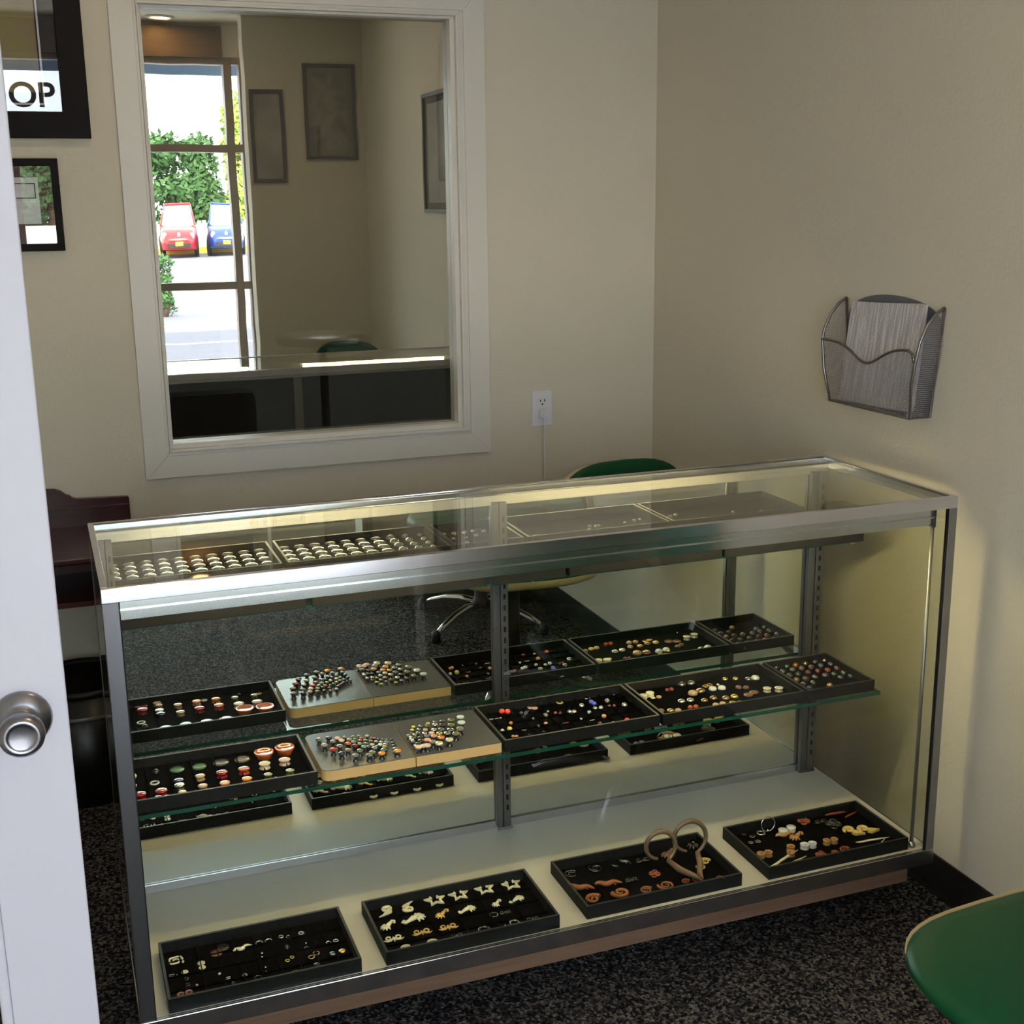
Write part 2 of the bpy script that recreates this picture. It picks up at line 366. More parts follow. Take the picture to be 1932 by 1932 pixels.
# ------------------------------------------------------------ pictures on the walls
m_frame = mat('black_frame', srgb(18, 12, 14), .6, spec=.2); m_matb = mat('black_mat_board', srgb(30, 28, 40), .7)
def printmat(name, cols, scale=(1, 1, 1), seed=0, coat=1.0):
    m, n, l, p = newmat(name); tc = n.new('ShaderNodeTexCoord'); mp = n.new('ShaderNodeMapping'); mp.inputs['Scale'].default_value = scale; mp.inputs['Location'].default_value = (seed, seed*2, seed)
    t = n.new('ShaderNodeTexNoise'); t.inputs['Scale'].default_value = 3; t.inputs['Detail'].default_value = 3
    l.new(tc.outputs['Object'], mp.inputs[0]); l.new(mp.outputs[0], t.inputs['Vector']); rp = n.new('ShaderNodeValToRGB'); e = rp.color_ramp.elements
    e[0].position = .35; e[0].color = cols[0]; e[1].position = .65; e[1].color = cols[-1]
    for i, c in enumerate(cols[1:-1]): k = e.new(.35+.3*(i+1)/(len(cols)-1)); k.color = c
    l.new(t.outputs['Fac'], rp.inputs[0]); l.new(rp.outputs[0], p.inputs['Base Color']); p.inputs['Roughness'].default_value = .5
    p.inputs['Coat Weight'].default_value = coat; p.inputs['Coat Roughness'].default_value = 0; p.inputs['Coat IOR'].default_value = 1.6
    return m
m_glz = glassmat('picture_glass', (.97, .97, .97, 1), .07)
def picture(x0, x1, z0, z1, fw, matw, pm, label, axis='y', at=0.0, sign=-1, fmat=m_frame, mm=m_matb, group=None):
    """hung flat on a wall: axis y walls face -y (sign -1) or +y; axis x wall faces -x"""
    if axis == 'y': T = Matrix.Translation((0, at, 0)) @ Matrix(((1,0,0,0),(0,0,sign,0),(0,1,0,0),(0,0,0,1)))
    else: T = Matrix.Translation((at, 0, 0)) @ Matrix(((0,0,sign,0),(1,0,0,0),(0,1,0,0),(0,0,0,1)))
    c = ((x0+x1)/2, z0)
    root = empty('framed_picture', T @ Vector((c[0], c[1], 0)), label, 'picture', group)
    inv = Matrix.Translation(-root.location)
    TT = inv @ T
    o4 = [(x0, z0), (x1, z0), (x1, z1), (x0, z1)]; i4 = [(x0+fw, z0+fw), (x1-fw, z0+fw), (x1-fw, z1-fw), (x0+fw, z1-fw)]
    MB().prism(o4, 0, .02, m=TT, inner=i4).build('frame', fmat, root, bevel=.002)
    j = [(x0+fw+matw, z0+fw+matw), (x1-fw-matw, z0+fw+matw), (x1-fw-matw, z1-fw-matw), (x0+fw+matw, z1-fw-matw)]
    if matw: MB().prism(i4, .004, .008, m=TT, inner=j).build('mat_board', mm, root)
    MB().prism(j if matw else i4, .002, .006, m=TT).build('print', pm, root)
    MB().prism(i4, .011, .013, m=TT).build('glazing', m_glz, root)
    return root, TT
p1 = printmat('poster_print', [srgb(120, 104, 92), srgb(150, 140, 90), srgb(150, 130, 110)], (1, 1, 3))
rt, TT = picture(-.42, .131, 1.848, 2.56, .070, .050, p1, 'large black framed print with black mat and gold-green poster, high behind the door edge', at=YW)
MB().prism([(-.34, 1.935), (.020, 1.935), (.020, 2.50), (-.34, 2.50)], .007, .0085, m=TT, inner=[(-.33, 1.94), (.015, 1.94), (.015, 2.49), (-.33, 2.49)]).build('white_border', m_white, rt)
p2 = printmat('photo_print', [srgb(30, 26, 30), srgb(90, 44, 40), srgb(70, 60, 58)], (2, 2, 2), 3)
rt, TT = picture(-.19, .036, 1.546, 1.795, .020, 0, p2, 'small black framed photo with white card, below the large black picture', at=YW)
MB().prism([(-.15, 1.62), (-.020, 1.62), (-.020, 1.745), (-.15, 1.745)], .006, .008, m=TT).build('white_card', m_white, rt)
MB().prism([(-.15, 1.688), (-.028, 1.688), (-.028, 1.73), (-.15, 1.73)], .008, .009, m=TT, inner=[(-.145, 1.691), (-.031, 1.691), (-.031, 1.727), (-.145, 1.727)]).build('card_box', m_matb, rt)
p3 = printmat('pale_print', [srgb(160, 160, 150), srgb(190, 188, 176)], (2, 2, 2), 5, .2)
p4 = printmat('olive_print', [srgb(96, 92, 60), srgb(130, 124, 84), srgb(110, 96, 70)], (3, 3, 3), 8, .2)
m_fr2 = mat('grey_brown_frame', srgb(92, 84, 80), .5)
picture(1.20, 1.40, 1.80, 2.32, .022, 0, p3, 'tall framed pale print on the near wall beside the storefront', at=-2.12, sign=1, fmat=m_fr2)
picture(1.52, 1.83, 1.93, 2.47, .02, .03, p4, 'framed olive artwork on the near wall by the corner', at=-2.12, sign=1, fmat=m_fr2, mm=mat('olive_mat', srgb(120, 114, 80), .8))
picture(-.86, -.45, 1.62, 2.20, .02, .03, p3, 'framed pale print on the right wall above the chairs', axis='x', at=XR, sign=-1, fmat=m_fr2)

# ------------------------------------------------------------ mesh wall pocket
t = empty('wall_pocket', (XR, .40, 1.16), 'silver mesh wall file pocket full of papers on the right wall', 'file holder')
m_mesh = mat('silver_mesh_wire', srgb(172, 170, 172), .4, .2); m_wire = mat('silver_rim_wire', srgb(140, 136, 138), .3, .9)
# local frame: x toward -wall, y along the wall, z up from bottom
def P3(y, d, z): return (-d, y, z)
yl, yr, df, zt = .180, -.197, .072, .16
def topf(y):   # top edge of the front panel, dipping in the middle
    s = (y-yr)/(yl-yr)
    return .160-.044*math.exp(-((s-.50)/.20)**2) - .030*max(0, 1-s/.09)**2 - .006*s
N = 24
front_top = [P3(yr+(yl-yr)*k/N, df, topf(yr+(yl-yr)*k/N)) for k in range(N+1)]
taper = .028
def ty(y, z): return y - taper*(1-z/.16)*(1 if y > 0 else -1)*min(1, abs(y)/.17)
front_top = [(-df, ty(p[1], p[2]), p[2]) for p in front_top]
mb = MB(); mb.tube(front_top, .0035, 8)
for y in (yl, yr):
    side = [(-.004, y, .255), (-.025, y, .243), (-.05, y, .215), (-.066, y, .180), (-df, ty(y, topf(y)), topf(y)), (-df, ty(y, .08), .08), (-df+.012, ty(y, 0), .0), (-.004, ty(y, 0), 0), (-.004, y, .255)]
    mb.tube(side, .0038, 8)
mb.tube([(-df+.012, ty(yr, 0), 0), (-df+.012, ty(yl, 0), 0)], .003, 8)
mb.build('rim_wire', m_wire, t)
mb = MB()
for k in range(1, 64):    # fine wires of the front panel
    y = yr+(yl-yr)*k/64; z1 = topf(y)
    mb.tube([(-df+.012, ty(y, 0), 0), (-df, ty(y, z1), z1)], .00055, 4)
for k in range(1, 28):
    z = .16*k/28
    xs = [yr+(yl-yr)*j/30 for j in range(31)]
    run = []
    for y in xs+[None]:
        if y is not None and topf(y) >= z: run.append((-df+.012*(1-z/.16)**2, ty(y, z), z))
        else:
            if len(run) > 1: mb.tube([run[0], run[-1]], .00055, 4)
            run = []
tag(mb.build('front_mesh', m_mesh, t), kind='stuff')
for y, nm in ((yl, 1), (yr, 2)):
    mb = MB()
    for k in range(1, 22):
        dd = df*k/22; zt_ = .255-.085*(dd/df)**1.6
        mb.tube([(-dd, ty(y, 0), 0), (-dd, y, zt_)], .00055, 4)
    for k in range(1, 52):
        z = .255*k/52; dmax = df if z < .165 else df*((.255-z)/.09)**.6
        mb.tube([(-.002, ty(y, z) if z < .16 else y, z), (-dmax, ty(y, z) if z < .16 else y, z)], .00055, 4)
    tag(mb.build('side_mesh', m_mesh, t), kind='stuff')
poly = [(-.168, .0), (.15, .0), (.17, .20)]+[(.17*math.cos(a) if math.cos(a) > 0 else .19*math.cos(a), .20+.072*math.sin(a)**.75) for a in [PI*k/24 for k in range(1, 24)]]+[(-.19, .20)]
MB().prism(poly, .001, .004, m=Matrix(((0,0,-1,0),(1,0,0,0),(0,1,0,0),(0,0,0,1)))).build('back_plate', mat('grey_back_plate', srgb(104, 108, 116), .45, .1), t)
MB().box(-df+.012, -.002, ty(yr, 0), ty(yl, 0), -.002, .002).build('bottom_plate', m_wire, t)
# papers with printed lines
def papermat():
    m, n, l, p = newmat('printed_paper'); tc = n.new('ShaderNodeTexCoord'); mp = n.new('ShaderNodeMapping'); mp.inputs['Scale'].default_value = (1, 170, 9)
    t_ = n.new('ShaderNodeTexNoise'); t_.inputs['Scale'].default_value = 1.0; t_.inputs['Detail'].default_value = 2; l.new(tc.outputs['Object'], mp.inputs[0]); l.new(mp.outputs[0], t_.inputs['Vector'])
    mp2 = n.new('ShaderNodeMapping'); mp2.inputs['Scale'].default_value = (1, 150, 900); t2 = n.new('ShaderNodeTexNoise'); t2.inputs['Scale'].default_value = 1; l.new(tc.outputs['Object'], mp2.inputs[0]); l.new(mp2.outputs[0], t2.inputs['Vector'])
    rp = n.new('ShaderNodeValToRGB'); e = rp.color_ramp.elements; e[0].position = .47; e[0].color = srgb(222, 220, 222); e[1].position = .56; e[1].color = srgb(178, 176, 182)
    ad = n.new('ShaderNodeMath'); ad.operation = 'MULTIPLY_ADD'; ad.inputs[1].default_value = .45; l.new(t2.outputs['Fac'], ad.inputs[0])
    a2 = n.new('ShaderNodeMath'); a2.operation = 'MULTIPLY'; a2.inputs[1].default_value = .62; l.new(t_.outputs['Fac'], a2.inputs[0]); l.new(a2.outputs[0], ad.inputs[2])
    l.new(ad.outputs[0], rp.inputs[0]); l.new(rp.outputs[0], p.inputs['Base Color']); p.inputs['Roughness'].default_value = .7
    return m
m_paper = papermat()
for k in range(6):
    rt = empty('paper_sheet', (XR-.042-.002*k, .384+.002*math.sin(k*2), 1.166), ('front printed sheet of the paper stack in the mesh wall pocket' if k == 5 else ['rearmost', 'fifth from front', 'fourth from front', 'third from front', 'second from front'][k]+' printed sheet in the mesh wall pocket'), 'paper', 'paper sheets in the wall pocket')
    Mx = Matrix.Rotation(math.radians(7.5), 4, 'Y') @ Matrix.Rotation(math.radians(-3+.3*k), 4, 'X')
    bb = MB().box(-.0009, .0009, -.142, .142, .003, .25-.0, m=Mx)
    o_ = bb.build('sheet', m_paper, rt)

# ------------------------------------------------------------ the display case
case = empty('display_case', (0, 0, 0), 'long glass display case with aluminium frame and mirrored sliding back doors', 'display case')
def cb_(name, *a, mt=m_alu, bev=.001, par=case):
    return MB().box(*a).build(name, mt, par, bevel=bev)
# top frame
cb_('top_rail', 0, W, 0, .012, H-.026, H)          # front
cb_('top_rail', 0, W, D-.012, D, H-.026, H)
cb_('top_rail', 0, .012, .012, D-.012, H-.026, H)
cb_('top_rail', W-.012, W, .012, D-.012, H-.026, H)
MB().box(.012, W-.012, .012, D-.012, H-.009, H-.003).build('top_glass', m_glass, case)
# corner posts
cb_('corner_post', 0, .028, .0, .012, ZD-.035, H-.026, mt=m_alu_v)
cb_('corner_post', 0, .006, .012, .03, ZD-.035, H-.026, mt=m_alu_v)
cb_('corner_post', W-.020, W, .0, .012, ZD-.035, H-.026, mt=m_alu_m)
cb_('corner_post', W-.006, W, .012, .03, ZD-.035, H-.026, mt=m_alu_m)
cb_('corner_post', 0, .02, D-.012, D, ZD-.035, H-.026, mt=m_alu_v)
cb_('corner_post', W-.02, W, D-.012, D, ZD-.035, H-.026, mt=m_alu_v)
cb_('gasket', W-.0225, W-.020, .002, .01, ZD, H-.026, mt=m_slot, bev=0)
cb_('gasket', .028, .0295, .002, .01, ZD, H-.026, mt=m_slot, bev=0)
# panes
MB().box(.0295, W-.0225, .004, .009, ZD, H-.026).build('front_glass', m_glass, case)
MB().box(.001, .005, .03, D-.012, ZD, H-.026).build('side_glass', m_glass, case)
MB().box(W-.005, W-.001, .03, D-.012, ZD, H-.026).build('side_glass', m_glass, case)
# deck and bottom rails
MB().box(.006, W-.006, .010, D-.012, ZD-.012, ZD).build('deck', m_deck, case, bevel=.001)
cb_('bottom_rail', 0, W, -.002, .004, ZD-.036, ZD+.001)
cb_('bottom_rail', 0, W, .004, .010, ZD-.036, ZD+.0005)
cb_('bottom_rail', 0, W, D-.006, D, ZD-.036, ZD)
cb_('bottom_rail', -.0005, .006, .01, D-.006, ZD-.036, ZD)
cb_('bottom_rail', W-.006, W+.0005, .01, D-.006, ZD-.036, ZD)
cb_('kick_board', .012, W-.028, .05, .066, .082, ZD-.012, mt=m_woodapron)
cb_('kick_board', .012, .028, .066, D-.03, .082, ZD-.012, mt=m_woodapron)
cb_('kick_board', W-.044, W-.028, .066, D-.03, .082, ZD-.012, mt=m_woodapron)
cb_('kick_board', .028, W-.044, D-.046, D-.03, .082, ZD-.012, mt=m_woodapron)
for x in (.2, W-.2):
    for y in (.2, D-.1):
        MB().lathe([(0, 0), (.025, 0), (.025, .02), (.015, .03), (.015, ZD-.012), (0, ZD-.012)], 16, (x, y, 0)).build('foot', m_blackpl, case)
# mirrored sliding doors in their tracks
cb_('door_track', .02, W-.02, YM-.003, YM+.028, ZD, ZD+.018, mt=m_alu)
cb_('door_track', .02, W-.02, YM-.004, YM-.003, ZD+.017, ZD+.021, mt=m_alu)
m_track = mat('satin_track', srgb(205, 204, 198), .38, .9)
cb_('door_track', .012, W-.012, YM-.002, YM+.022, .990, H-.010, mt=m_track)
MB().tube([(.012, YM-.004, H-.0125), (W-.012, YM-.004, H-.0125)], .0022, 10).build('track_lip', m_alu, case)
MB().tube([(.012, D-.014, H-.001), (W-.012, D-.014, H-.001)], .0022, 10).build('rail_lip', m_alu, case)
def mdoor(x0, x1, y):
    o = MB().box(x0, x1, y+.0012, y+.005, ZD+.012, .992).build('mirror_door', m_mback, case)
    MB().box(x0+.001, x1-.001, y, y+.001, ZD+.013, .992).build('mirror_face', m_mirror, o)
mdoor(.022, .895, YM+.001); mdoor(.885, W-.024, YM+.002)
# slotted uprights
def upright(x, ya, wd=.018):
    o = cb_('shelf_upright', x-wd, x-wd*.15, ya, YM-.0005, ZD, H-.03, mt=m_alu_v)
    cb_('upright_channel', x-wd*.1, x+wd*.9, ya-.002, YM-.0005, ZD, H-.03, mt=m_alu_v, par=o)
    mb = MB(); z = ZD+.05
    while z < H-.06:
        mb.box(x+wd*.25, x+wd*.55, ya-.0026, ya-.0019, z, z+.013); z += .0265
    tag(mb.build('slots', m_slot, o), kind='stuff')
upright(.888, YM-.012); upright(1.738, YM-.014, .022); upright(.030, YM-.012, .014)
for x in (.02, .888, 1.74): cb_('foot_bracket', x-.02 if x > .1 else x-.012, x+.02, YM-.016, YM-.003, ZD, ZD+.006, mt=m_steel)
for x in (.889, .022):
    cb_('door_stile', x, x+.034, YM+.0075, YM+.020, ZD+.012, .99, mt=m_alu_m)
cb_('door_stile', W-.056, W-.022, YM+.0075, YM+.020, ZD+.012, .99, mt=m_alu_m)
# lamp hood with two lit tubes
MB().box(.024, 1.741, .030, .032, .960, .999).box(.024, 1.741, .032, .085, .997, .999).build('lamp_hood', m_alu, case, bevel=.0008)
MB().box(.024, 1.741, .024, .0295, .9775, .9795).build('hood_seam', m_alu, case)
for x in (.018, 1.741):
    MB().prism([(.028, .999), (.09, .999), (.09, .99), (.055, .955), (.028, .955)], x, x+.007, m=Matrix(((0,0,1,0),(1,0,0,0),(0,1,0,0),(0,0,0,1)))).build('hood_cap', mat('grey_end_cap', srgb(80, 88, 104), .3, .5), case)
for xa, xb in ((.10, .80), (.99, 1.68)):
    tb = MB().tube([(xa, .058, .982), (xb, .058, .982)], .0075, 14).build('lamp_tube', m_tube, case)
    for x in (xa, xb): MB().tube([(x-.022, .058, .982), (x+.022, .058, .982)], .0082, 14).build('tube_holder', m_white, tb)
    cb_('reflector', xa, xb, .034, .082, .9945, .9965, mt=mat('white_reflector', srgb(230, 228, 215), .5))
MB().tube([(1.741, .030, ZD+.001), (1.741, .030, .957)], .0045, 10).build('cable_conduit', m_alu_m, case)
MB().lathe([(0, 0), (.010, 0), (.009, .006), (.006, .012), (0, .012)], 14, (1.741, .030, ZD)).build('conduit_foot', m_steel, case)
# shelves
def shelf(x0, x1, y0, y1, z, th=.006):
    mb = MB(); mb.box(x0, x1, y0, y1, z-th, z)
    mb.bm.faces.ensure_lookup_table()
    for f in mb.bm.faces:
        f.normal_update()
        if abs(f.normal.z) < .5: f.material_index = 1
    s = mb.build('glass_shelf', [m_shelf, m_gedge], case)
    for x in (.034, .895, x1-.02):
        MB().prism([(y1+.005, z-.0065), (y0+.02, z-.0065), (y0+.016, z-.004), (y0+.013, z-.012), (y1-.05, z-.024), (y1+.005, z-.045)], x-.0015, x+.0015, m=Matrix(((0,0,1,0),(1,0,0,0),(0,1,0,0),(0,0,0,1)))).build('shelf_bracket', m_steel, case)
    MB().box(x1-.026, x1-.014, y0+.008, y0+.020, z-.012, z-.0065).build('shelf_clip', m_steel, case)
SH1, SH2 = .512, .873
shelf(.014, 1.750, .188, YM-.018, SH1, .0085)
shelf(.014, 1.728, .262, YM-.018, SH2)

# ------------------------------------------------------------ chairs
def chair_pad(mb, poly, z0, z1, bulge=.006):
    """upholstered pad: outline grown at mid height, domed on top"""
    bm = mb.bm; n = len(poly); cx = sum(p[0] for p in poly)/n; cy = sum(p[1] for p in poly)/n
    rings = []
    for k, f in ((z0, .97), (z0+(z1-z0)*.35, 1.0+bulge), (z0+(z1-z0)*.7, .995), (z1-.002, .95), (z1+.004, .84), (z1+.007, .5)):
        rings.append([bm.verts.new((cx+(p[0]-cx)*f, cy+(p[1]-cy)*f, k)) for p in poly])
    for a, b in zip(rings, rings[1:]):
        for i in range(n): bm.faces.new((a[i], a[(i+1) % n], b[(i+1) % n], b[i])).smooth = True
    bm.faces.new(rings[0][::-1]); bm.faces.new(rings[-1]).smooth = True
    return mb
def outline_seat(g=0):
    pts = []
    for i in range(44):
        t = 2*PI*i/44; c, s_ = math.cos(t), math.sin(t); e = 2/3.4
        x = (.268+g)*math.copysign(abs(c)**e, c); y = (.25+g)*math.copysign(abs(s_)**e, s_)
        y += .018*(1-(x/.27)**2)*(1 if y > 0 else 0)
        pts.append((x, y))
    return pts
def outline_back(g=0):
    pts = []
    for i in range(40):
        t = 2*PI*i/40; c, s_ = math.cos(t), math.sin(t); e = 2/3.6
        x = (.235+g)*math.copysign(abs(c)**e, c); y = (.19+g)*math.copysign(abs(s_)**e, s_)
        x *= 1-.10*(y/.19); y += .012*(1-(x/.24)**2)*(1 if y > 0 else 0)
        pts.append((x, y))
    return pts
def make_chair(loc, rz, label, seat_z=.462, legrot=.5):
    t = empty('shell_chair', loc, label, 'chair', 'green shell chairs', rz)
    chair_pad(MB(), outline_seat(), seat_z-.028, seat_z+.008).build('seat', m_green, t)
    sh = MB()
    bm = sh.bm; n = 44; R1 = [(x+.010, y-.013) for x, y in outline_seat(.003)]; rings = []
    for f, z in ((.55, seat_z-.05), (.9, seat_z-.042), (1.0, seat_z-.028), (1.005, seat_z-.008), (.985, seat_z-.008), (.93, seat_z-.026), (.5, seat_z-.03)):
        rings.append([bm.verts.new((x*f, y*f, z)) for x, y in R1])
    for q, (a, b) in enumerate(zip(rings, rings[1:])):
        for i in range(n):
            f = bm.faces.new((a[i], a[(i+1) % n], b[(i+1) % n], b[i])); f.smooth = True; f.material_index = 1 if q == 0 else 0
    bm.faces.new(rings[0][::-1]).material_index = 1; bm.faces.new(rings[-1])
    sh.build('seat_shell', [m_cream, m_rubber], t)
    T = Matrix.Translation((0, -.225, .70)) @ Matrix.Rotation(math.radians(-10), 4, 'X') @ Matrix(((1,0,0,0),(0,0,-1,0),(0,1,0,0),(0,0,0,1)))
    def curve(o):
        for v in o.data.vertices: v.co.y += .35*v.co.x**2
        return o
    a = chair_pad(MB(), outline_back(), .010, .034)
    for v in a.bm.verts: v.co = T @ Matrix.Diagonal((1, 1, -1, 1)) @ v.co
    curve(a.build('backrest', m_green, t))
    b = MB(); b.prism([(x+.007, y-.010) for x, y in outline_back(.0)], -.014, .010, m=T); curve(b.build('back_shell', m_cream, t, bevel=.005))
    MB().tube([(0, -.232, .60), (0, -.235, .54), (0, -.20, .46), (0, -.1, seat_z-.055)], .03, 10, flat=.35).build('back_support', m_chrome, t)
    MB().lathe([(0, .075), (.045, .075), (.03, .10), (.026, .12), (.026, seat_z-.06), (.07, seat_z-.055), (.07, seat_z-.045), (0, seat_z-.045)], 24).build('column', mat_col, t)
    for k in range(4):
        a = legrot+k*PI/2; c, s_ = math.cos(a), math.sin(a)
        l = MB().tube([(q*c, q*s_, z) for q, z in ((.02, .078), (.1, .085), (.18, .074), (.25, .052), (.30, .03))], [.018, .017, .0155, .014, .0125], 10).build('leg', m_chrome, t)
        MB().lathe([(0, 0), (.018, 0), (.02, .012), (.017, .042), (.008, .05), (0, .05)], 12, (.305*c, .305*s_, 0)).build('glide', m_rubber, l)
    return t
mat_col = mat('dark_grey_column', srgb(58, 58, 60), .35, .4)
make_chair((1.412, -.858, 0), PI/2+.07, 'green upholstered shell chair in front of the case, its seat cut by the photo edge', legrot=.6)
make_chair((1.53, -1.55, 0), .6, 'second green shell chair beyond the first, seen only in the mirrors', legrot=.35)
make_chair((1.580, 1.09, 0), PI+.03, 'green shell chair behind the case by the room corner')

# ------------------------------------------------------------ mahogany console and the bin beneath it
t = empty('console_table', (0, 0, 0), 'dark mahogany console table with scalloped backboard beside the window', 'table')
MB().box(-.80, .155, 1.27, 1.655, .738, .756).build('tabletop', m_mahog, t, bevel=.004, seg=3)
prof = [(-.80, .75), (.148, .75), (.148, .828), (.146, .832), (.0, .838), (-.010, .842), (-.018, .850), (-.022, .850), (-.028, .853), (-.040, .864), (-.055, .870), (-.08, .872)]
prof += [(-.65+.08-(x+.0), z) for x, z in reversed(prof[4:])]
prof = [p for p in prof if p[0] > -.80]+[(-.80, .832)]
prof = [(-.80, .75), (.148, .75), (.148, .828), (.146, .832), (.0, .838), (-.010, .842), (-.018, .850), (-.022, .850), (-.028, .853), (-.040, .864), (-.055, .870), (-.08, .872), (-.57, .872), (-.595, .870), (-.61, .864), (-.622, .853), (-.63, .850), (-.64, .842), (-.65, .838), (-.798, .832)]
MXZ = Matrix(((1,0,0,0),(0,0,1,0),(0,1,0,0),(0,0,0,1)))
MB().prism(prof, 1.640, 1.662, m=MXZ).build('backboard', m_mahog, t, bevel=.002)
MB().box(-.79, .145, 1.629, 1.640, .805, .812).build('bead_moulding', m_mahog, t)
MB().box(-.78, .135, 1.30, 1.318, .718, .738).build('apron', m_mahog, t)
MB().box(-.78, .135, 1.29, 1.318, .615, .630).build('apron_rail', m_mahog, t, bevel=.002)
MB().box(-.78, .135, 1.62, 1.64, .615, .738).build('back_panel', m_mahog, t)
MB().box(-.78, .135, 1.318, 1.62, .617, .622).build('drawer_floor', m_mahog, t)
for x in (-.78, .115): MB().box(x, x+.02, 1.318, 1.62, .615, .738).build('side_panel', m_mahog, t)
for x in (-.765, .12):
    for y in (1.305, 1.625): MB().lathe([(0, 0), (.014, 0), (.02, .03), (.012, .06), (.02, .3), (.024, .5), (.016, .53), (.024, .56), (.024, .615), (0, .615)], 14, (x, y, 0)).build('leg', m_mahog, t)
t = empty('waste_bin', (-.035, 1.47, 0), 'round black waste bin on the carpet under the console table', 'bin')
MB().lathe([(0, 0), (.115, 0), (.12, .005), (.147, .345), (.143, .345), (.116, .012), (0, .012)], 36).build('bucket', m_blackpl, t)
MB().lathe([(.150, .275), (.152, .28), (.149, .285)], 36).build('band', mat('grey_band', srgb(90, 90, 92), .3), t)
MB().lathe([(.143, .345), (.151, .340), (.154, .350), (.150, .360), (.143, .352)], 36).build('rim', m_rubber, t)

# ------------------------------------------------------------ outside the storefront
m_asph = mat('lavender_grey_asphalt', srgb(120, 118, 132), .9, noise=.12, nscale=.8)  # one even lavender-grey asphalt tone
m_walk = mat('concrete_walk', srgb(240, 237, 232), .9, noise=.04, nscale=2)
struct(MB().prism([(-6.5, -.14), (-27, -.14), (-33, .16), (-120, .2), (-120, -.3), (-6.5, -.3)], -40, 60, m=Matrix(((0,0,1,0),(1,0,0,0),(0,1,0,0),(0,0,0,1)))).build('parking_lot', m_asph))
struct(MB().box(-14, 14, -6.5, YF-.1, -.2, -.02).build('sidewalk', m_walk, bevel=.01))
m_line = mat('white_road_paint', srgb(240, 240, 240), .8)
for k, y in enumerate((-9.6, -12.3, -15.2, -18.6)):
    tag(MB().box(-4, 9, y-.06, y+.06, -.14, -.136).build('parking_line', m_line), 'white painted parking line on the asphalt, '+('nearest', 'second nearest', 'third nearest', 'farthest')[k]+' to the storefront', 'road marking', 'parking lines outside')
m_yel = mat('yellow_curb_paint', srgb(232, 190, 70), .8)
tag(MB().box(-25, 45, -41.3, -41.0, .12, .36).build('curb', m_yel, bevel=.02), 'yellow painted curb beyond the parked cars', 'curb')
tag(MB().box(-25, 45, -43.5, -43.3, .12, 1.15).build('low_wall', m_walk), 'low pale wall behind the yellow curb', 'wall')
# awning over the walk
t = empty('awning', (0, -3.4, 2.6), 'blue-grey awning above the storefront walk', 'awning')
m_awn = mat('blue_grey_awning', srgb(96, 116, 140), .7)
MB().box(-3, 3.5, -.92, -.88, .0, .17).build('fascia', m_awn, t)
MB().box(-3, 3.5, -.9, .33, .17, .20).build('roof', m_awn, t)
for x in (-2.9, 3.4): MB().tube([(x, -.85, .17), (x, .34, .1)], .02).build('bracket', m_alu, t)
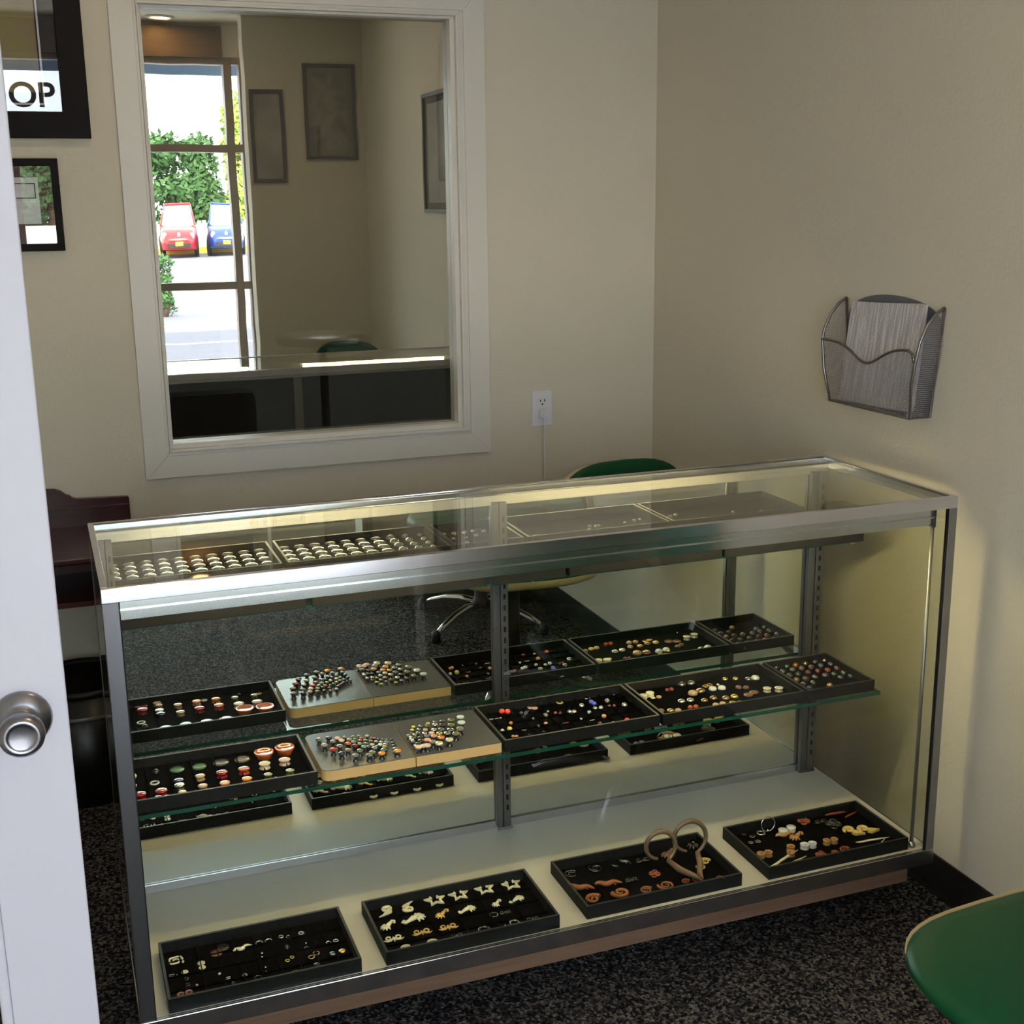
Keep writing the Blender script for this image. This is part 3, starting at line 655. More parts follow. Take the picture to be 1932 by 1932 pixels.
# cars
def car(loc, rz, paint, label, sc=1.0, white_top=False):
    t = empty('parked_car', loc, label, 'car', 'parked cars outside', rz); t.scale = (sc*.72, sc, sc*1.06)
    pm = mat('car_paint', paint, .25, .2, coat=1)
    # body profile along y (front = +y), lofted cross sections
    secs = [(-2.0, .55, .80, .25), (-1.9, .72, .95, .2), (-1.2, .80, 1.0, .18), (0, .84, 1.0, .18), (.9, .82, .95, .18), (1.6, .78, .82, .2), (1.95, .62, .66, .25), (2.02, .5, .5, .3)]
    mb = MB(); rings = []
    for y, hw, zt, zb in secs:
        rings.append([mb.bm.verts.new(p) for p in ((-hw, y, zb), (-hw*1.03, y, (zb+zt)/2), (-hw*.97, y, zt-.08), (-hw*.8, y, zt), (hw*.8, y, zt), (hw*.97, y, zt-.08), (hw*1.03, y, (zb+zt)/2), (hw, y, zb))])
    for a, b in zip(rings, rings[1:]):
        for i in range(8): mb.bm.faces.new((a[i], a[(i+1) % 8], b[(i+1) % 8], b[i])).smooth = True
    mb.bm.faces.new(rings[0]); mb.bm.faces.new(rings[-1][::-1]); mb.build('body', pm, t)
    def cab(g, name, mt, z1):
        m2 = MB(); a = [m2.bm.verts.new(p) for p in ((-.74-g, 1.0+g, .93), (.74+g, 1.0+g, .93), (.76+g, -1.7-g, .95), (-.76-g, -1.7-g, .95))]
        b = [m2.bm.verts.new(p) for p in ((-.56-g, .25+g, z1), (.56+g, .25+g, z1), (.58+g, -1.3, z1), (-.58-g, -1.3, z1))]
        m2.bm.faces.new(a[::-1]); m2.bm.faces.new(b)
        for i in range(4): m2.bm.faces.new((a[i], a[(i+1) % 4], b[(i+1) % 4], b[i]))
        m2.build(name, mt, t, bevel=.05)
    cab(-.02, 'windows', mat('car_glass', srgb(150, 160, 175), .1), 1.52)
    MB().prism(rrect(-.58, .58, -1.35, .28, .12), 1.49, 1.56).build('roof', pm, t, bevel=.02)
    for s in (-1, 1):
        MB().tube([(s*.76, .98, .95), (s*.58, .26, 1.5)], .035, 6).build('pillar', pm, t)
        MB().lathe([(0, 0), (.11, .0), (.1, .05), (0, .07)], 14, m=Matrix.Translation((s*.58, 1.88, .62)) @ Matrix.Rotation(-PI/2, 4, 'X')).build('headlight', m_white, t)
        MB().box(s*.86, s*1.02, .7, .8, .92, 1.06, bev=.03).build('mirror', m_white, t)
        for y in (-1.3, 1.3):
            MB().lathe([(0, -.1), (.2, -.1), (.31, -.08), (.32, 0), (.31, .08), (.2, .1), (0, .1)], 18, m=Matrix.Translation((s*.76, y, .32)) @ Matrix.Rotation(PI/2, 4, 'Y')).build('wheel', m_rubber, t)
    MB().box(-.5, .5, 1.95, 2.03, .28, .40).build('bumper', m_rubber, t)
    MB().box(-.16, .16, 2.03, 2.04, .34, .46).build('number_plate', m_yel, t)
    MB().lathe([(0, 0), (.07, 0), (.06, .02), (0, .03)], 14, m=Matrix.Translation((0, 1.99, .66)) @ Matrix.Rotation(-PI/2, 4, 'X')).build('badge', m_white, t)
    return t
car((4.66, -39.0, .175), .11, srgb(190, 24, 36), 'small red car parked facing the storefront, left of the blue one')
car((6.20, -39.2, .175), .12, srgb(34, 66, 150), 'small blue car parked facing the storefront, right of the red one')
# trees: trunk and a crown of leaf blades
m_bark = mat('bark', srgb(92, 76, 60), .9)
m_leafA = mat('bright_leaves', srgb(150, 176, 74), .7, noise=.35, nscale=1.2); m_leafB = mat('deep_leaves', srgb(62, 100, 52), .7, noise=.4, nscale=1.0)  # two leaf colours, for the bright and the dark trees
def tree(x, y, h, rad, mt, label, n=2600, leaf=.17, zlow=.3, z0=.17):
    t = empty('tree', (x, y, z0), label, 'tree', 'trees beyond the parking lot')
    MB().tube([(0, 0, 0), (.1, .05, h*.3), (0, 0, h*.7)], [.05*h, .038*h, .018*h], 8).build('trunk', m_bark, t)
    mb = MB()
    for k in range(9):
        a = R.uniform(0, 2*PI); q = rad*.45*R.random()
        c = (q*math.cos(a), q*math.sin(a), h*(zlow+(.95-zlow)*R.random())); rr = rad*R.uniform(.4, .6)
        for j in range(n//9):
            v = Vector((R.gauss(0, 1), R.gauss(0, 1), R.gauss(0, .8))).normalized()*rr*R.uniform(.6, 1.0); p = Vector(c)+v
            u = Vector((R.gauss(0, 1), R.gauss(0, 1), R.gauss(0, 1))).normalized()*leaf; w2_ = u.cross(v).normalized()*leaf*.5
            mb.bm.faces.new([mb.bm.verts.new(p+d_) for d_ in (-u, w2_, u, -w2_)])
    tag(mb.build('foliage', mt, t), kind='stuff')
tx = [(2.6, -47.5, 4.0, 1.5, 1), (5.4, -48, 4.1, 1.5, 1), (8.1, -47.0, 5.4, 1.4, 0), (11.6, -49, 6.4, 1.5, 0), (-.4, -48, 4.2, 1.5, 1), (4.0, -52.5, 4.6, 1.6, 1), (9.8, -53.5, 7.0, 1.7, 0), (.9, -52, 4.6, 1.6, 1), (7.2, -52.6, 4.6, 1.5, 1)]
for k, (x, y, h, rad, c) in enumerate(tx):
    nm = ['dark bushy tree behind the red car, left of it', 'dark bushy tree between the red and the blue car', 'bright green tree behind the blue car', 'bright green tree right of the cars beyond the lot', 'dark bushy tree leftmost in the front row beyond the lot', 'dark bushy tree in the back row behind the red car', 'tall bright green tree in the back row behind the blue car', 'dark bushy tree leftmost in the back row beyond the lot', 'dark bushy tree in the back row between the two cars'][k]
    tree(x, y, h, rad, (m_leafA, m_leafB)[c], nm, zlow=.10)
tree(2.0, -17, 1.15, .35, m_leafB, 'low green shrub on the near side of the parking lot', 700, .05, .04, -.14)

# ------------------------------------------------------------ trays and boards
SOFT = {}
def tray(x, y, z, L, Dp, th, label, nx=0, ny=0, group='black jewellery trays'):
    t = empty('display_tray', (x, y, z), label, 'tray', group)
    MB().box(.002, L-.002, .002, Dp-.002, 0, .005).build('base', m_trayw, t)
    MB().box(.006, L-.006, .006, Dp-.006, .005, .0068).build('lining', m_black, t)
    o4 = [(0, 0), (L, 0), (L, Dp), (0, Dp)]; k = .0055; i4 = [(k, k), (L-k, k), (L-k, Dp-k), (k, Dp-k)]
    MB().prism(o4, .0, th-.0006, inner=i4).build('side_wall', m_trayw, t)
    MB().prism(o4, th-.0006, th, inner=[(k*.9, k*.9), (L-k*.9, k*.9), (L-k*.9, Dp-k*.9), (k*.9, Dp-k*.9)]).build('rim', m_rim, t)
    for i in range(1, nx): xx = L*i/nx; MB().box(xx-.0008, xx+.0008, .006, Dp-.006, .0068, .012).build('divider', m_black, t)
    for i in range(1, ny): yy = Dp*i/ny; MB().box(.006, L-.006, yy-.0008, yy+.0008, .0068, .012).build('divider', m_black, t)
    return t
DZ, MZ, TZ = ZD+.0003, SH1+.0003, SH2+.0003
tray(.0534, .0125, DZ, .370, .204, .030, 'leftmost black tray on the deck, holding small silver rings and ivory discs', 10, 4)
tray(.4735, .0125, DZ, .372, .205, .030, 'black deck tray of carved bone stars and spirals', 6, 4)
tray(.9115, .0200, DZ, .372, .205, .030, 'black deck tray with wooden spirals and two big curled horns')
tray(1.3510, .0185, DZ, .372, .205, .030, 'rightmost black tray on the deck, with tunnels and hair sticks')
tray(.0190, .1985, MZ, .372, .204, .027, 'black shelf tray of red, jade and agate stone plugs at the left end', 8, 1)
tray(.7970, .1985, MZ, .370, .205, .027, 'black shelf tray of small coloured gem studs beside the grey boards', 12, 5)
tray(1.1755, .1985, MZ, .370, .205, .027, 'black shelf tray of gold, bronze and crystal plug pairs', 1, 1)
tray(1.5560, .1985, MZ, .184, .205, .027, 'small square black tray of round coloured domes at the shelf end', 1, 1)
tray(.0250, .2480, TZ, .370, .204, .027, 'leftmost black tray on the top shelf, full of silver domes', 1, 1)
tray(.4080, .2480, TZ, .372, .204, .027, 'second black tray from the left on the top shelf, with silver domes', 1, 1)
tray(.7900, .2480, TZ, .170, .204, .027, 'narrow black tray at the middle of the top shelf', 1, 1)
tray(.9700, .2480, TZ, .372, .204, .027, 'black top shelf tray right of the narrow one, nearly empty', 1, 1)
tray(1.3500, .2480, TZ, .372, .204, .027, 'rightmost black tray on the top shelf', 1, 1)
def boardthing(x0, x1, corners, label):
    t = empty('display_board', (x0, .200, MZ), label, 'display board', 'grey display boards')
    L = x1-x0
    MB().prism(rrect(0, L, 0, .195, .018, 5, corners), 0, .0222).build('core', m_mdf, t, bevel=.0008)
    MB().prism(rrect(0, L, 0, .195, .018, 5, corners), .0223, .0236).build('laminate', m_lam, t)
    return t
boardthing(.402, .5985, (0, 1, 1, 0), 'left grey laminate board of standing plugs, rounded outer corners')
boardthing(.6005, .790, (0, 0, 0, 0), 'right grey laminate board of standing plugs beside the gem tray')

# ------------------------------------------------------------ jewellery
PAL = dict(clear=((205, 208, 205), .05, .2), smoke=((52, 52, 58), .08, .3), red=((150, 30, 34), .1, 0), darkred=((110, 24, 26), .1, 0), jade=((76, 118, 88), .15, 0), navy=((28, 40, 74), .1, .2),
    silver=((214, 214, 218), .16, .85), lens=((225, 226, 228), .13, .9), rose=((140, 96, 92), .1, .2), tan=((190, 158, 124), .2, .1), slate=((96, 96, 106), .15, .2), peach=((226, 160, 128), .15, 0), taupe=((112, 104, 96), .15, 0), rust=((172, 74, 48), .15, 0), amber=((216, 138, 50), .12, .1),
    ice=((196, 216, 212), .08, .2), agate=((188, 92, 44), .1, 0), cream=((222, 206, 180), .25, 0), olive=((108, 108, 72), .15, .2), blush=((214, 182, 176), .15, 0), gold=((212, 184, 120), .2, .8), coral=((232, 70, 54), .2, 0),
    greysil=((134, 136, 142), .15, .7), yellow=((206, 200, 96), .15, .1), blue=((74, 84, 210), .1, 0), ivory=((232, 226, 196), .35, 0), brown=((112, 76, 56), .3, 0), white=((226, 228, 230), .3, 0), bronze=((156, 128, 92), .2, .8),
    crystal=((236, 232, 206), .03, .4), green=((74, 100, 62), .1, .3), wood=((142, 84, 48), .35, 0), goldivory=((216, 176, 96), .35, 0), jet=((22, 24, 26), .12, 0), rustwood=((142, 72, 42), .45, 0), yellowivory=((222, 192, 112), .35, 0),
    driftwood=((112, 88, 68), .6, 0), tan2=((178, 132, 84), .45, 0), steelblue=((92, 112, 140), .12, .5))
WORD = dict(greysil='grey metallic', steelblue='steel blue', goldivory='golden bone', yellowivory='yellowish bone', rustwood='reddish wooden', tan2='tan wooden', darkred='dark red', wood='brown wooden', driftwood='weathered wooden', ivory='ivory coloured', jet='jet black', ice='pale icy', smoke='smoky dark', blush='blush pink')
JM = {}
def jmat(c):
    if c not in JM:
        rgb, ro, me = PAL[c.replace('_deep', '')]
        if '_deep' in c: rgb = tuple(v*.62 for v in rgb); me = max(me, .3)
        nz = .35 if c in ('agate', 'jade') else (.18 if 'wood' in c or c == 'tan2' else .05)
        JM[c] = mat(c+'_jewellery', srgb(*rgb), ro, me, coat=(0 if 'wood' in c or c in ('ivory', 'tan2') else .6), noise=nz, nscale=(120 if c == 'agate' else 60))
    return JM[c]
def spiral_pts(turns, r0, r1, n=40, a0=0, sq=0, z=None, cx=0, cy=0, cw=1):
    out = []
    for i in range(n+1):
        f = i/n; a = a0+cw*turns*2*PI*f; r = r0+(r1-r0)*f
        c, s_ = math.cos(a), math.sin(a)
        if sq: k = (abs(c)**4+abs(s_)**4)**(-.25); r *= k
        out.append((cx+r*c, cy+r*s_, z if z is not None else 0))
    return out
def U(kind):
    b = MB()
    if kind == 'plug': b.lathe([(0, 0), (.92, 0), (.98, .08), (.82, .3), (.80, .72), (.98, .98), (1, 1.04), (.88, 1.14), (.5, 1.2), (0, 1.22)], 18)
    elif kind == 'disc': b.lathe([(0, 0), (.96, 0), (1, .10), (.96, .2), (.6, .25), (0, .27)], 20)
    elif kind == 'bowl': b.lathe([(0, 0), (.66, 0), (.72, .12), (.84, .42), (1, .72), (1.0, .8), (.94, .82), (.7, .72), (.3, .66), (0, .66)], 24)
    elif kind == 'cyl': b.lathe([(0, 0), (.94, 0), (1, .1), (.93, .4), (.93, .75), (1, 1.0), (.94, 1.08), (0, 1.08)], 18)
    elif kind == 'tunnel': b.lathe([(.7, .02), (.96, 0), (1, .1), (.9, .35), (.9, .9), (1, 1.2), (.96, 1.28), (.76, 1.26), (.68, 1.15), (.68, .1), (.7, .02)], 18)
    elif kind == 'dome': b.lathe([(0, 0), (.95, 0), (1, .12), (.95, .38), (.78, .62), (.45, .78), (0, .84)], 16)
    elif kind == 'cap': b.lathe([(0, 0), (.9, 0), (1, .1), (1, .42), (.95, .50), (.75, .58), (.4, .64), (0, .66)], 20)
    elif kind == 'bead': b.lathe([(0, 0), (.5, .12), (.9, .5), (1, .85), (.86, 1.3), (.5, 1.6), (0, 1.7)], 10)
    elif kind == 'ring': b.tube([(x, y, .2) for x, y in circ(.84, 18)], .2, 7, closed=True)
    elif kind == 'bar': b.tube([(-1, 0, .16), (1, 0, .16)], .16, 7); b.lathe([(0, 0), (.2, .05), (.24, .2), (.1, .36), (0, .38)], 8, (-1, 0, 0)); b.lathe([(0, 0), (.2, .05), (.24, .2), (.1, .36), (0, .38)], 8, (1, 0, 0))
    elif kind == 'spiral': b.tube(spiral_pts(1.9, .88, .1, 42, z=.16), [.16-.10*i/42 for i in range(43)], 7)
    elif kind == 'spiralfat': b.tube(spiral_pts(1.5, .79, .10, 42, z=.22), [.225-.15*i/42 for i in range(43)], 9)
    elif kind == 'sqspiral': b.tube(spiral_pts(1.8, .88, .1, 60, a0=-.6, sq=1, z=.13), [.13-.04*i/60 for i in range(61)], 7)
    elif kind == 'wave':
        b.tube(spiral_pts(1.6, .55, .08, 36, a0=-.4, z=.12, cx=.15, cy=.3), [.22-.15*i/36 for i in range(37)], 7)
        b.prism([(.66, .1), (.62, -.5), (.2, -.75), (-.4, -.9), (-1, -1.0), (-.55, -.75), (-.3, -.45), (-.1, -.2), (.2, -.25), (.45, -.05)], .02, .2)
    elif kind == 'star':
        o, i_ = [], []
        for k in range(10):
            a = PI/2+k*PI/5; r = 1.0 if k % 2 == 0 else .5
            o.append((r*math.cos(a), r*math.sin(a)))
        for arm in ((1, 2, 3), (3, 4, 5), (5, 6, 7), (7, 8, 9)):
            p, q, s_ = (Vector(o[arm[0]]), Vector(o[arm[1]]), Vector(o[arm[2]]))
            c = Vector((0, 0)); inn = [v*.70+c for v in (p, q, s_)]
            mid = q*.62
            b.prism([tuple(p), tuple(q), tuple(s_), tuple(s_*.62), tuple(mid), tuple(p*.62)], .02, .17)
        b.tube([(.34*math.cos(a), .62+.34*math.sin(a), .12) for a in [math.radians(-50+280*k/16) for k in range(17)]], [.06+.10*math.sin(PI*k/16) for k in range(17)], 7)
    elif kind == 'swirl':
        for s_ in (-1, 1):
            b.tube([(s_*x, y, .12) for x, y, _ in spiral_pts(1.2, .42, .1, 22, a0=PI, z=0, cx=.42, cy=.15)], [.10-.04*k/22 for k in range(23)], 6)
            b.tube([(s_*.05, .1, .12), (s_*.3, -.3, .14), (s_*.7, -.35, .12), (s_*1.0, -.1, .1)], [.07, .1, .08, .03], 6)
        b.tube([(0, .3, .12), (0, -.45, .12)], [.05, .1], 6)
    elif kind == 'carving':
        b.tube([(-.2, -.1, .16), (.1, 0, .2), (.45, .2, .16), (.8, .45, .14), (1.0, .25, .12), (.85, .02, .1), (.66, .1, .1)], [.2, .24, .17, .13, .12, .1, .05], 8)
        for k in range(6):
            a = PI*.55+k*PI*.19; b.tube([(-.2, -.1, .16), (-.2+.4*math.cos(a), -.1+.35*math.sin(a), .2), (-.2+.72*math.cos(a), -.1+.6*math.sin(a), .1)], [.16, .13, .05], 6)
    elif kind == 'flower':
        for k in range(6):
            a = k*PI/3; b.tube([(.5*math.cos(a)+.3*math.cos(q), .5*math.sin(a)+.3*math.sin(q), .12+.15*(k % 2)) for q in [2*PI*j/10 for j in range(10)]], .11, 6, closed=True)
        b.lathe([(0, 0), (.2, .05), (.22, .25), (.1, .4), (0, .42)], 9)
    elif kind == 'dragon':
        pts = [(-1+2*k/12, .14*math.sin(k*.9), .16) for k in range(13)]; b.tube(pts, [.05+.16*math.sin(PI*min(1, (k+1)/13)) for k in range(13)], 8)
        for k in range(2, 11): b.tube([(pts[k][0], pts[k][1]+.1, .2), (pts[k][0]-.07, pts[k][1]+.30, .14)], [.06, .02], 5)
        for k in (3, 8): b.tube([(pts[k][0], pts[k][1]-.08, .12), (pts[k][0]+.1, pts[k][1]-.3, .1), (pts[k][0]+.25, pts[k][1]-.28, .08)], [.07, .05, .03], 5)
    elif kind == 'hook':
        b.tube(spiral_pts(1.05, .52, .16, 30, a0=PI*1.1, cw=-1, z=.2, cx=-.2, cy=.35), [.12+.13*math.sin(PI*min(1, k/22)) if k < 23 else .1 for k in range(31)], 8)
        b.prism([(.2, .25), (.5, -.1), (.9, -.7), (.3, -.6), (-.1, -.55), (-.25, -.15), (-.1, .05)], .03, .26)
    elif kind == 'stick': b.tube([(-1, 0, .12), (-.5, .02, .13), (.4, -.02, .13), (1, 0, .1)], [.06, .12, .12, .05], 7)
    elif kind in ('pin', 'pinr', 'pinloop'):
        b.tube([(1, 0, .06), (.3, 0, .07), (-.3, 0, .07), (-.55, 0, .07)], [.016, .058, .064, .05], 7)
        for k in range(5): b.tube([(-.5-.08*k+.05*math.cos(q), .05*math.sin(q), .06) for q in [2*PI*j/8 for j in range(8)]], .028, 5, closed=True)
        if kind == 'pinloop': b.tube([(-.98+.14*math.cos(q), .075*math.sin(q), .06) for q in [2*PI*j/14 for j in range(14)]], .03, 6, closed=True)
        else: b.tube([(-.85, .0, .06), (-1, .07, .05)], [.05, .02], 6)
    elif kind == 'bp': b.lathe([(0, 0), (.78, 0), (.8, .15), (.6, .45), (.6, 1.15), (.86, 1.6)], 12); b.lathe([(.86, 1.6), (1, 1.85), (1, 2.0), (.8, 2.2), (.4, 2.32), (0, 2.36)], 12, mi=1)
    return b
NAMES = dict(plug='ear_plug', disc='stone_disc', bowl='stone_plug', cyl='cylinder_plug', tunnel='ear_tunnel', dome='domed_plug', cap='domed_plug', bead='gem_stud', ring='jewellery_ring', bar='barbell', spiral='spiral_earring', spiralfat='spiral_hanger', sqspiral='square_spiral_earring', wave='wave_spiral_carving', star='star_carving', swirl='swirl_carving', carving='flower_hook_carving', flower='flower_carving', dragon='dragon_carving', hook='horn_hook_carving', stick='wooden_stick', pin='hair_stick', pinr='carved_hair_stick', pinloop='looped_hair_stick', bp='standing_plug')
MC = {}
def item(kind, c, x, y, z, r, ang=0, hs=1.0):
    key = (kind, c)
    if key not in MC:
        b = U(kind); bmesh.ops.recalc_face_normals(b.bm, faces=b.bm.faces)
        me = bpy.data.meshes.new(NAMES[kind]); b.bm.to_mesh(me); b.bm.free()
        if kind == 'bp': me.materials.append(jmat('smoke'))
        me.materials.append(jmat(c)); MC[key] = me
    o = bpy.data.objects.new(NAMES[kind], MC[key]); COL.objects.link(o)
    o.location = (x, y, z); o.rotation_euler.z = ang; o.scale = (r, r, r*hs)
    return o
ORD = ['first', 'second', 'third', 'fourth', 'fifth', 'sixth', 'seventh', 'eighth', 'ninth', 'tenth', 'eleventh', 'twelfth']
ITEMS = {}; SPOKES = {}
ITEMS['M1'] = [('bead','clear',0.0408,0.349,0.0066,0), ('ring','clear',0.0346,0.3113,0.0093,0), ('plug','red',0.0459,0.2489,0.0125,0), ('bead','smoke',0.0843,0.3491,0.0081,0), ('ring','clear',0.0784,0.3079,0.0098,0), ('plug','red',0.0865,0.249,0.0126,0), ('plug','darkred',0.078,0.2251,0.0086,0), ('plug','darkred',0.0936,0.2215,0.0086,0), ('disc','jade',0.1282,0.3582,0.0156,0), ('plug','navy',0.1241,0.2873,0.0108,0), ('plug','silver',0.1233,0.2649,0.0107,0), ('plug','tan',0.1252,0.2307,0.0087,0), ('plug','tan',0.1222,0.2138,0.0096,0), ('disc','jade',0.1725,0.3554,0.0157,0), ('plug','tan',0.1676,0.2929,0.0104,0), ('plug','tan',0.1669,0.2445,0.0102,0), ('disc','slate',0.218,0.3583,0.017,0), ('plug','red',0.2113,0.2899,0.0123,0), ('plug','peach',0.2103,0.2411,0.0107,0), ('disc','clear',0.2121,0.224,0.0079,0), ('disc','clear',0.2298,0.2202,0.0079,0), ('disc','taupe',0.2624,0.3577,0.0171,0), ('plug','rust',0.2559,0.2897,0.0124,0), ('plug','amber',0.2549,0.2432,0.0108,0), ('disc','ice',0.2544,0.2272,0.0079,0), ('bowl','agate',0.3071,0.3452,0.021,0), ('plug','cream',0.3002,0.2988,0.0125,0), ('plug','olive',0.2987,0.2487,0.0094,0), ('bead','smoke',0.311,0.2272,0.0056,0), ('bowl','agate',0.3525,0.3522,0.0212,0), ('plug','blush',0.3424,0.3019,0.0126,0), ('plug','olive',0.3441,0.251,0.0095,0), ('disc','gold',0.3448,0.238,0.008,0), ('disc','gold',0.3581,0.2268,0.008,0)]
ITEMS['M3'] = [('bead','coral',0.8577,0.3842,0.0072,0), ('bead','coral',0.8692,0.3779,0.0072,0), ('bar','greysil',0.8314,0.3575,0.0131,0), ('disc','blush',0.9284,0.3928,0.0079,0), ('disc','blush',0.9392,0.3867,0.0079,0), ('bead','navy',0.8958,0.3603,0.0054,0), ('bead','navy',0.9053,0.3564,0.0054,0), ('bead','amber',0.8552,0.3185,0.0047,0), ('bead','clear',0.823,0.2863,0.0047,0), ('bead','yellow',0.8399,0.2857,0.0064,0), ('bead','amber',0.8343,0.2483,0.0043,0), ('bead','peach',0.8408,0.2442,0.0043,0), ('ring','greysil',0.8714,0.2799,0.0064,0), ('ring','yellow',1.0057,0.3943,0.0086,0), ('bead','greysil',0.9576,0.3494,0.0042,0), ('bead','greysil',0.9424,0.3255,0.0066,0), ('bead','smoke',0.9097,0.3215,0.0042,0), ('bead','peach',0.9266,0.2862,0.0047,0), ('bead','smoke',0.9059,0.2778,0.0047,0), ('bead','darkred',0.9688,0.3322,0.0048,0), ('bead','darkred',0.9791,0.328,0.0048,0), ('bar','silver',0.9364,0.2425,0.0064,0), ('bar','rust',0.9717,0.2791,0.0065,0), ('bead','silver',1.0013,0.3248,0.006,0), ('bead','silver',1.0111,0.3208,0.006,0), ('bar','silver',0.972,0.2438,0.0053,0), ('ring','silver',1.0759,0.3966,0.0087,0), ('bead','silver',1.0408,0.3469,0.0067,0), ('bead','silver',1.0108,0.2803,0.0042,0), ('bead','ice',1.0432,0.3094,0.0048,0), ('bead','blue',1.0712,0.3614,0.0061,0), ('bead','blue',1.0732,0.3492,0.0061,0), ('bead','silver',1.064,0.3229,0.0055,0), ('bead','silver',1.0773,0.3192,0.0061,0), ('bar','silver',1.0364,0.2699,0.0077,0), ('bead','peach',1.0635,0.2728,0.006,0), ('bead','darkred',1.0372,0.2363,0.0059,0), ('ring','navy',1.1416,0.3967,0.0106,0), ('bead','greysil',1.1065,0.3487,0.0074,0), ('bead','darkred',1.1015,0.3247,0.0043,0), ('bead','darkred',1.1121,0.3221,0.0043,0), ('bead','silver',1.1333,0.3117,0.0073,0), ('bead','blush',1.0685,0.234,0.0041,0), ('bead','coral',1.1027,0.2339,0.0059,0), ('bead','smoke',0.87,0.2423,0.004,0), ('bead','smoke',0.9048,0.2436,0.0041,0)]
ITEMS['M4'] = [('cyl','ivory',1.1994,0.3472,0.0097,0), ('cyl','ivory',1.2199,0.354,0.0102,0), ('disc','ivory',1.2212,0.3404,0.0056,0), ('dome','tan',1.2346,0.3371,0.0068,0), ('dome','greysil',1.322,0.3878,0.0108,0), ('dome','greysil',1.3466,0.3869,0.0108,0), ('bead','darkred',1.2686,0.3593,0.0061,0), ('bead','darkred',1.2801,0.3601,0.0061,0), ('ring','gold',1.3701,0.3568,0.0077,0), ('ring','gold',1.3834,0.3604,0.0077,0), ('bead','gold',1.3987,0.3473,0.0046,0), ('dome','white',1.3768,0.3338,0.0099,0), ('dome','white',1.3997,0.33,0.0099,0), ('dome','bronze',1.3423,0.3313,0.0118,0), ('dome','tan',1.3187,0.3255,0.0121,0), ('dome','silver',1.2707,0.2923,0.0093,0), ('dome','silver',1.293,0.2896,0.0093,0), ('dome','gold',1.4368,0.3798,0.0078,0), ('dome','gold',1.4612,0.3721,0.0078,0), ('dome','greysil',1.4881,0.3576,0.0093,0), ('dome','clear',1.5081,0.3575,0.0109,0), ('dome','brown',1.4392,0.3194,0.0076,0), ('dome','brown',1.4547,0.3108,0.0076,0), ('disc','brown',1.4578,0.2795,0.0114,0), ('disc','brown',1.4378,0.2713,0.0113,0), ('plug','crystal',1.4903,0.2741,0.0102,0), ('plug','crystal',1.5172,0.2653,0.0106,0), ('dome','bronze',1.3491,0.2805,0.0097,0), ('dome','bronze',1.3223,0.2755,0.0089,0), ('dome','bronze',1.376,0.2695,0.0097,0), ('dome','gold',1.3996,0.2706,0.0097,0), ('disc','gold',1.3807,0.2452,0.0089,0), ('disc','gold',1.3971,0.2385,0.0089,0), ('dome','tan',1.3345,0.2431,0.0081,0), ('dome','tan',1.3529,0.2439,0.0081,0), ('dome','gold',1.2211,0.2511,0.0088,0), ('dome','tan',1.2386,0.2471,0.008,0), ('dome','brown',1.2011,0.2583,0.008,0), ('bead','rust',1.2677,0.2424,0.0066,0), ('bead','rust',1.2818,0.2418,0.0066,0), ('bead','gold',1.4884,0.2235,0.003,0)]
ITEMS['M5'] = [('dome','green',1.5913,0.3972,0.0095,0), ('dome','green',1.6195,0.3953,0.0096,0), ('dome','amber',1.6457,0.3943,0.0096,0), ('dome','gold',1.6748,0.3947,0.0096,0), ('dome','greysil',1.7019,0.3947,0.0096,0), ('dome','silver',1.7317,0.3949,0.0097,0), ('dome','greysil',1.5915,0.3669,0.0095,0), ('dome','greysil',1.6193,0.3675,0.0095,0), ('dome','rose',1.6472,0.3681,0.0095,0), ('dome','rose',1.6741,0.3667,0.0095,0), ('dome','steelblue',1.7024,0.3673,0.0096,0), ('dome','steelblue',1.7303,0.3656,0.0096,0), ('dome','green',1.5921,0.337,0.0094,0), ('dome','green',1.6167,0.3364,0.0094,0), ('dome','darkred',1.6451,0.3365,0.0094,0), ('dome','red',1.674,0.3366,0.0095,0), ('dome','rust',1.7004,0.3353,0.0095,0), ('dome','rose',1.7299,0.3377,0.0095,0), ('dome','tan',1.5919,0.3057,0.0093,0), ('dome','brown',1.6167,0.3036,0.0093,0), ('dome','greysil',1.6434,0.3042,0.0093,0), ('dome','greysil',1.673,0.3049,0.0094,0), ('dome','green',1.6982,0.3028,0.0094,0), ('dome','green',1.7261,0.3032,0.0094,0), ('dome','steelblue',1.5921,0.2747,0.0092,0), ('dome','steelblue',1.6185,0.2741,0.0092,0), ('dome','greysil',1.7,0.2787,0.0093,0), ('dome','steelblue',1.7275,0.2767,0.0093,0), ('dome','smoke',1.5909,0.2471,0.0091,0), ('dome','peach',1.6453,0.2438,0.0092,0)]
